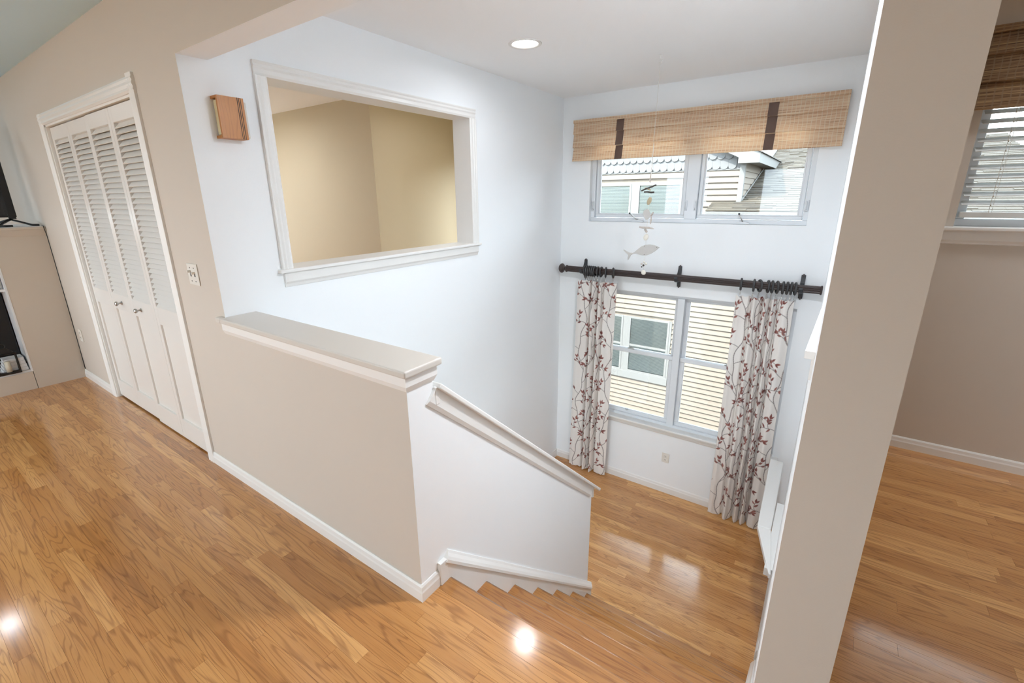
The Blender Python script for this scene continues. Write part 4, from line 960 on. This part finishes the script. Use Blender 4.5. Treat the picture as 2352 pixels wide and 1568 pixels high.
# lower roof with shingles and gutter
ey, rs = 7.50, 0.27
rz_ = lambda y: 1.435 + rs * (y - NY)
rf = MB().prism((-0.70, 0, 0), (0, 1, 0), (0, 0, 1), [(ey, rz_(ey) - 0.02), (NY + 0.02, rz_(NY + 0.02) - 0.02), (NY + 0.02, rz_(NY + 0.02) - 0.1), (ey, rz_(ey) - 0.1)], (xc + 0.70, 0, 0)).prism((xc, 0, 0), (0, 1, 0), (0, 0, 1), [(ey, rz_(ey) - 0.02), (13.0, rz_(13.0) - 0.02), (13.0, rz_(13) - 0.1), (ey, rz_(ey) - 0.1)], (xr - xc, 0, 0)).prism((xl, 0, 0), (0, 1, 0), (0, 0, 1), [(ey, rz_(ey) - 0.02), (13.0, rz_(13.0) - 0.02), (13.0, rz_(13) - 0.1), (ey, rz_(ey) - 0.1)], (xg - xl, 0, 0)).build('roof', 'roof', nh)
ex_ = 0.125; yy = ey - 0.015; row = 0; rnd = random.Random(3); cnt = 0; far = MB()
while yy < 12.4:
    y1 = yy + ex_ + 0.03
    x = -0.70 if yy < NY - 0.11 else xc
    xend = 3.6
    x -= rnd.uniform(0, 0.3); xs0 = -0.70 if yy < NY - 0.11 else xc
    while x < xend:
        ww_ = rnd.choice((0.16, 0.2, 0.26, 0.33)); a, b = max(x, xs0), min(x + ww_, xend); x += ww_
        if b - a < 0.02: continue
        th = rnd.choice((0.006, 0.006, 0.016))
        tgt = MB() if (cnt < 290 and b > -0.7 and a < 1.1 + 0.55 * (yy - 7.4)) else far
        tgt.prism((a + 0.001, 0, 0), (0, 1, 0), (0, 0, 1), [(yy, rz_(yy) - 0.004), (yy, rz_(yy) + 0.004 + th), (y1, rz_(y1) - 0.002), (y1, rz_(y1) - 0.012)], (b - a - 0.002, 0, 0))
        if tgt is not far: tgt.build('shingle', 'shingle', rf); cnt += 1
    yy += ex_; row += 1
far.build('shingle_field', 'shingle', rf, kind='stuff')
MB().prism((-0.735, 0, 0), (0, 1, 0), (0, 0, 1), [(ey - 0.12, 1.285), (ey - 0.105, 1.285), (ey - 0.1, 1.215), (ey - 0.02, 1.215), (ey - 0.015, 1.285), (ey, 1.285), (ey, 1.20), (ey - 0.09, 1.195), (ey - 0.115, 1.235)], (xr + 0.735, 0, 0)).build('gutter', 'ntrim', nh)
B('eave_soffit', 'ntrim', nh, -0.70, xr, ey - 0.01, NY, 1.18, 1.20)
MB().prism((xc + 0.002, NY + 0.02, rz_(NY + 0.02) + 0.005), (1, 0, 0), (0, 0, 1), [(0, 0), (0.012, 0), (0.012, 0.03), (0, 0.03)], (0, 4.2, 4.2 * rs)).build('flashing', 'ntrim', nh)
# upper gable roof edge with boxed return
# clipped gable: rakes rise to a short level ridge, with a boxed return at the eave
xe, xw_, yg = -0.029, 2 * xm + 0.029, 7.85; zr_ = 2.60; xk = xe - (zr_ - 2.213) / gs; xq = 2 * xm - xk
MB().prism((0, yg, 0), (1, 0, 0), (0, 0, 1), [(xe, 2.054), (xe, 2.213), (xk, zr_), (xk, zr_ - 0.16), (-0.345, 2.147), (-0.345, 2.054)], (0, 0.15, 0)).build('gable_rake', 'ntrim', nh)
MB().prism((0, yg, 0), (1, 0, 0), (0, 0, 1), [(xw_, 2.054), (xw_, 2.213), (xq, zr_), (xq, zr_ - 0.16), (xw_ + 0.31, 2.147), (xw_ + 0.31, 2.054)], (0, 0.15, 0)).build('gable_rake', 'ntrim', nh)
MB().box(xq, xk, yg, 8.0, zr_ - 0.16, zr_).build('gable_fascia', 'ntrim', nh)
MB().prism((0, 8.0, 0), (1, 0, 0), (0, 0, 1), [(xe, 2.054), (xe, 2.213), (xk, zr_), (xq, zr_), (xw_, 2.213), (xw_, 2.054), (xw_ + 0.22, 2.07), (xq, zr_ - 0.16), (xk, zr_ - 0.16), (xc, 2.07)], (0, 4.5, 0)).build('gable_roof', 'ntrim', nh)
for a_, b_ in ((xe + 0.03, xk), (xw_ - 0.03, xq)):
    MB().prism((0, 7.82, 0), (1, 0, 0), (0, 0, 1), [(a_, 2.207), (a_, 2.222), (b_, zr_ + 0.014), (b_, zr_ - 0.002)], (0, 4.6, 0)).build('gable_shingles', 'roof', nh)
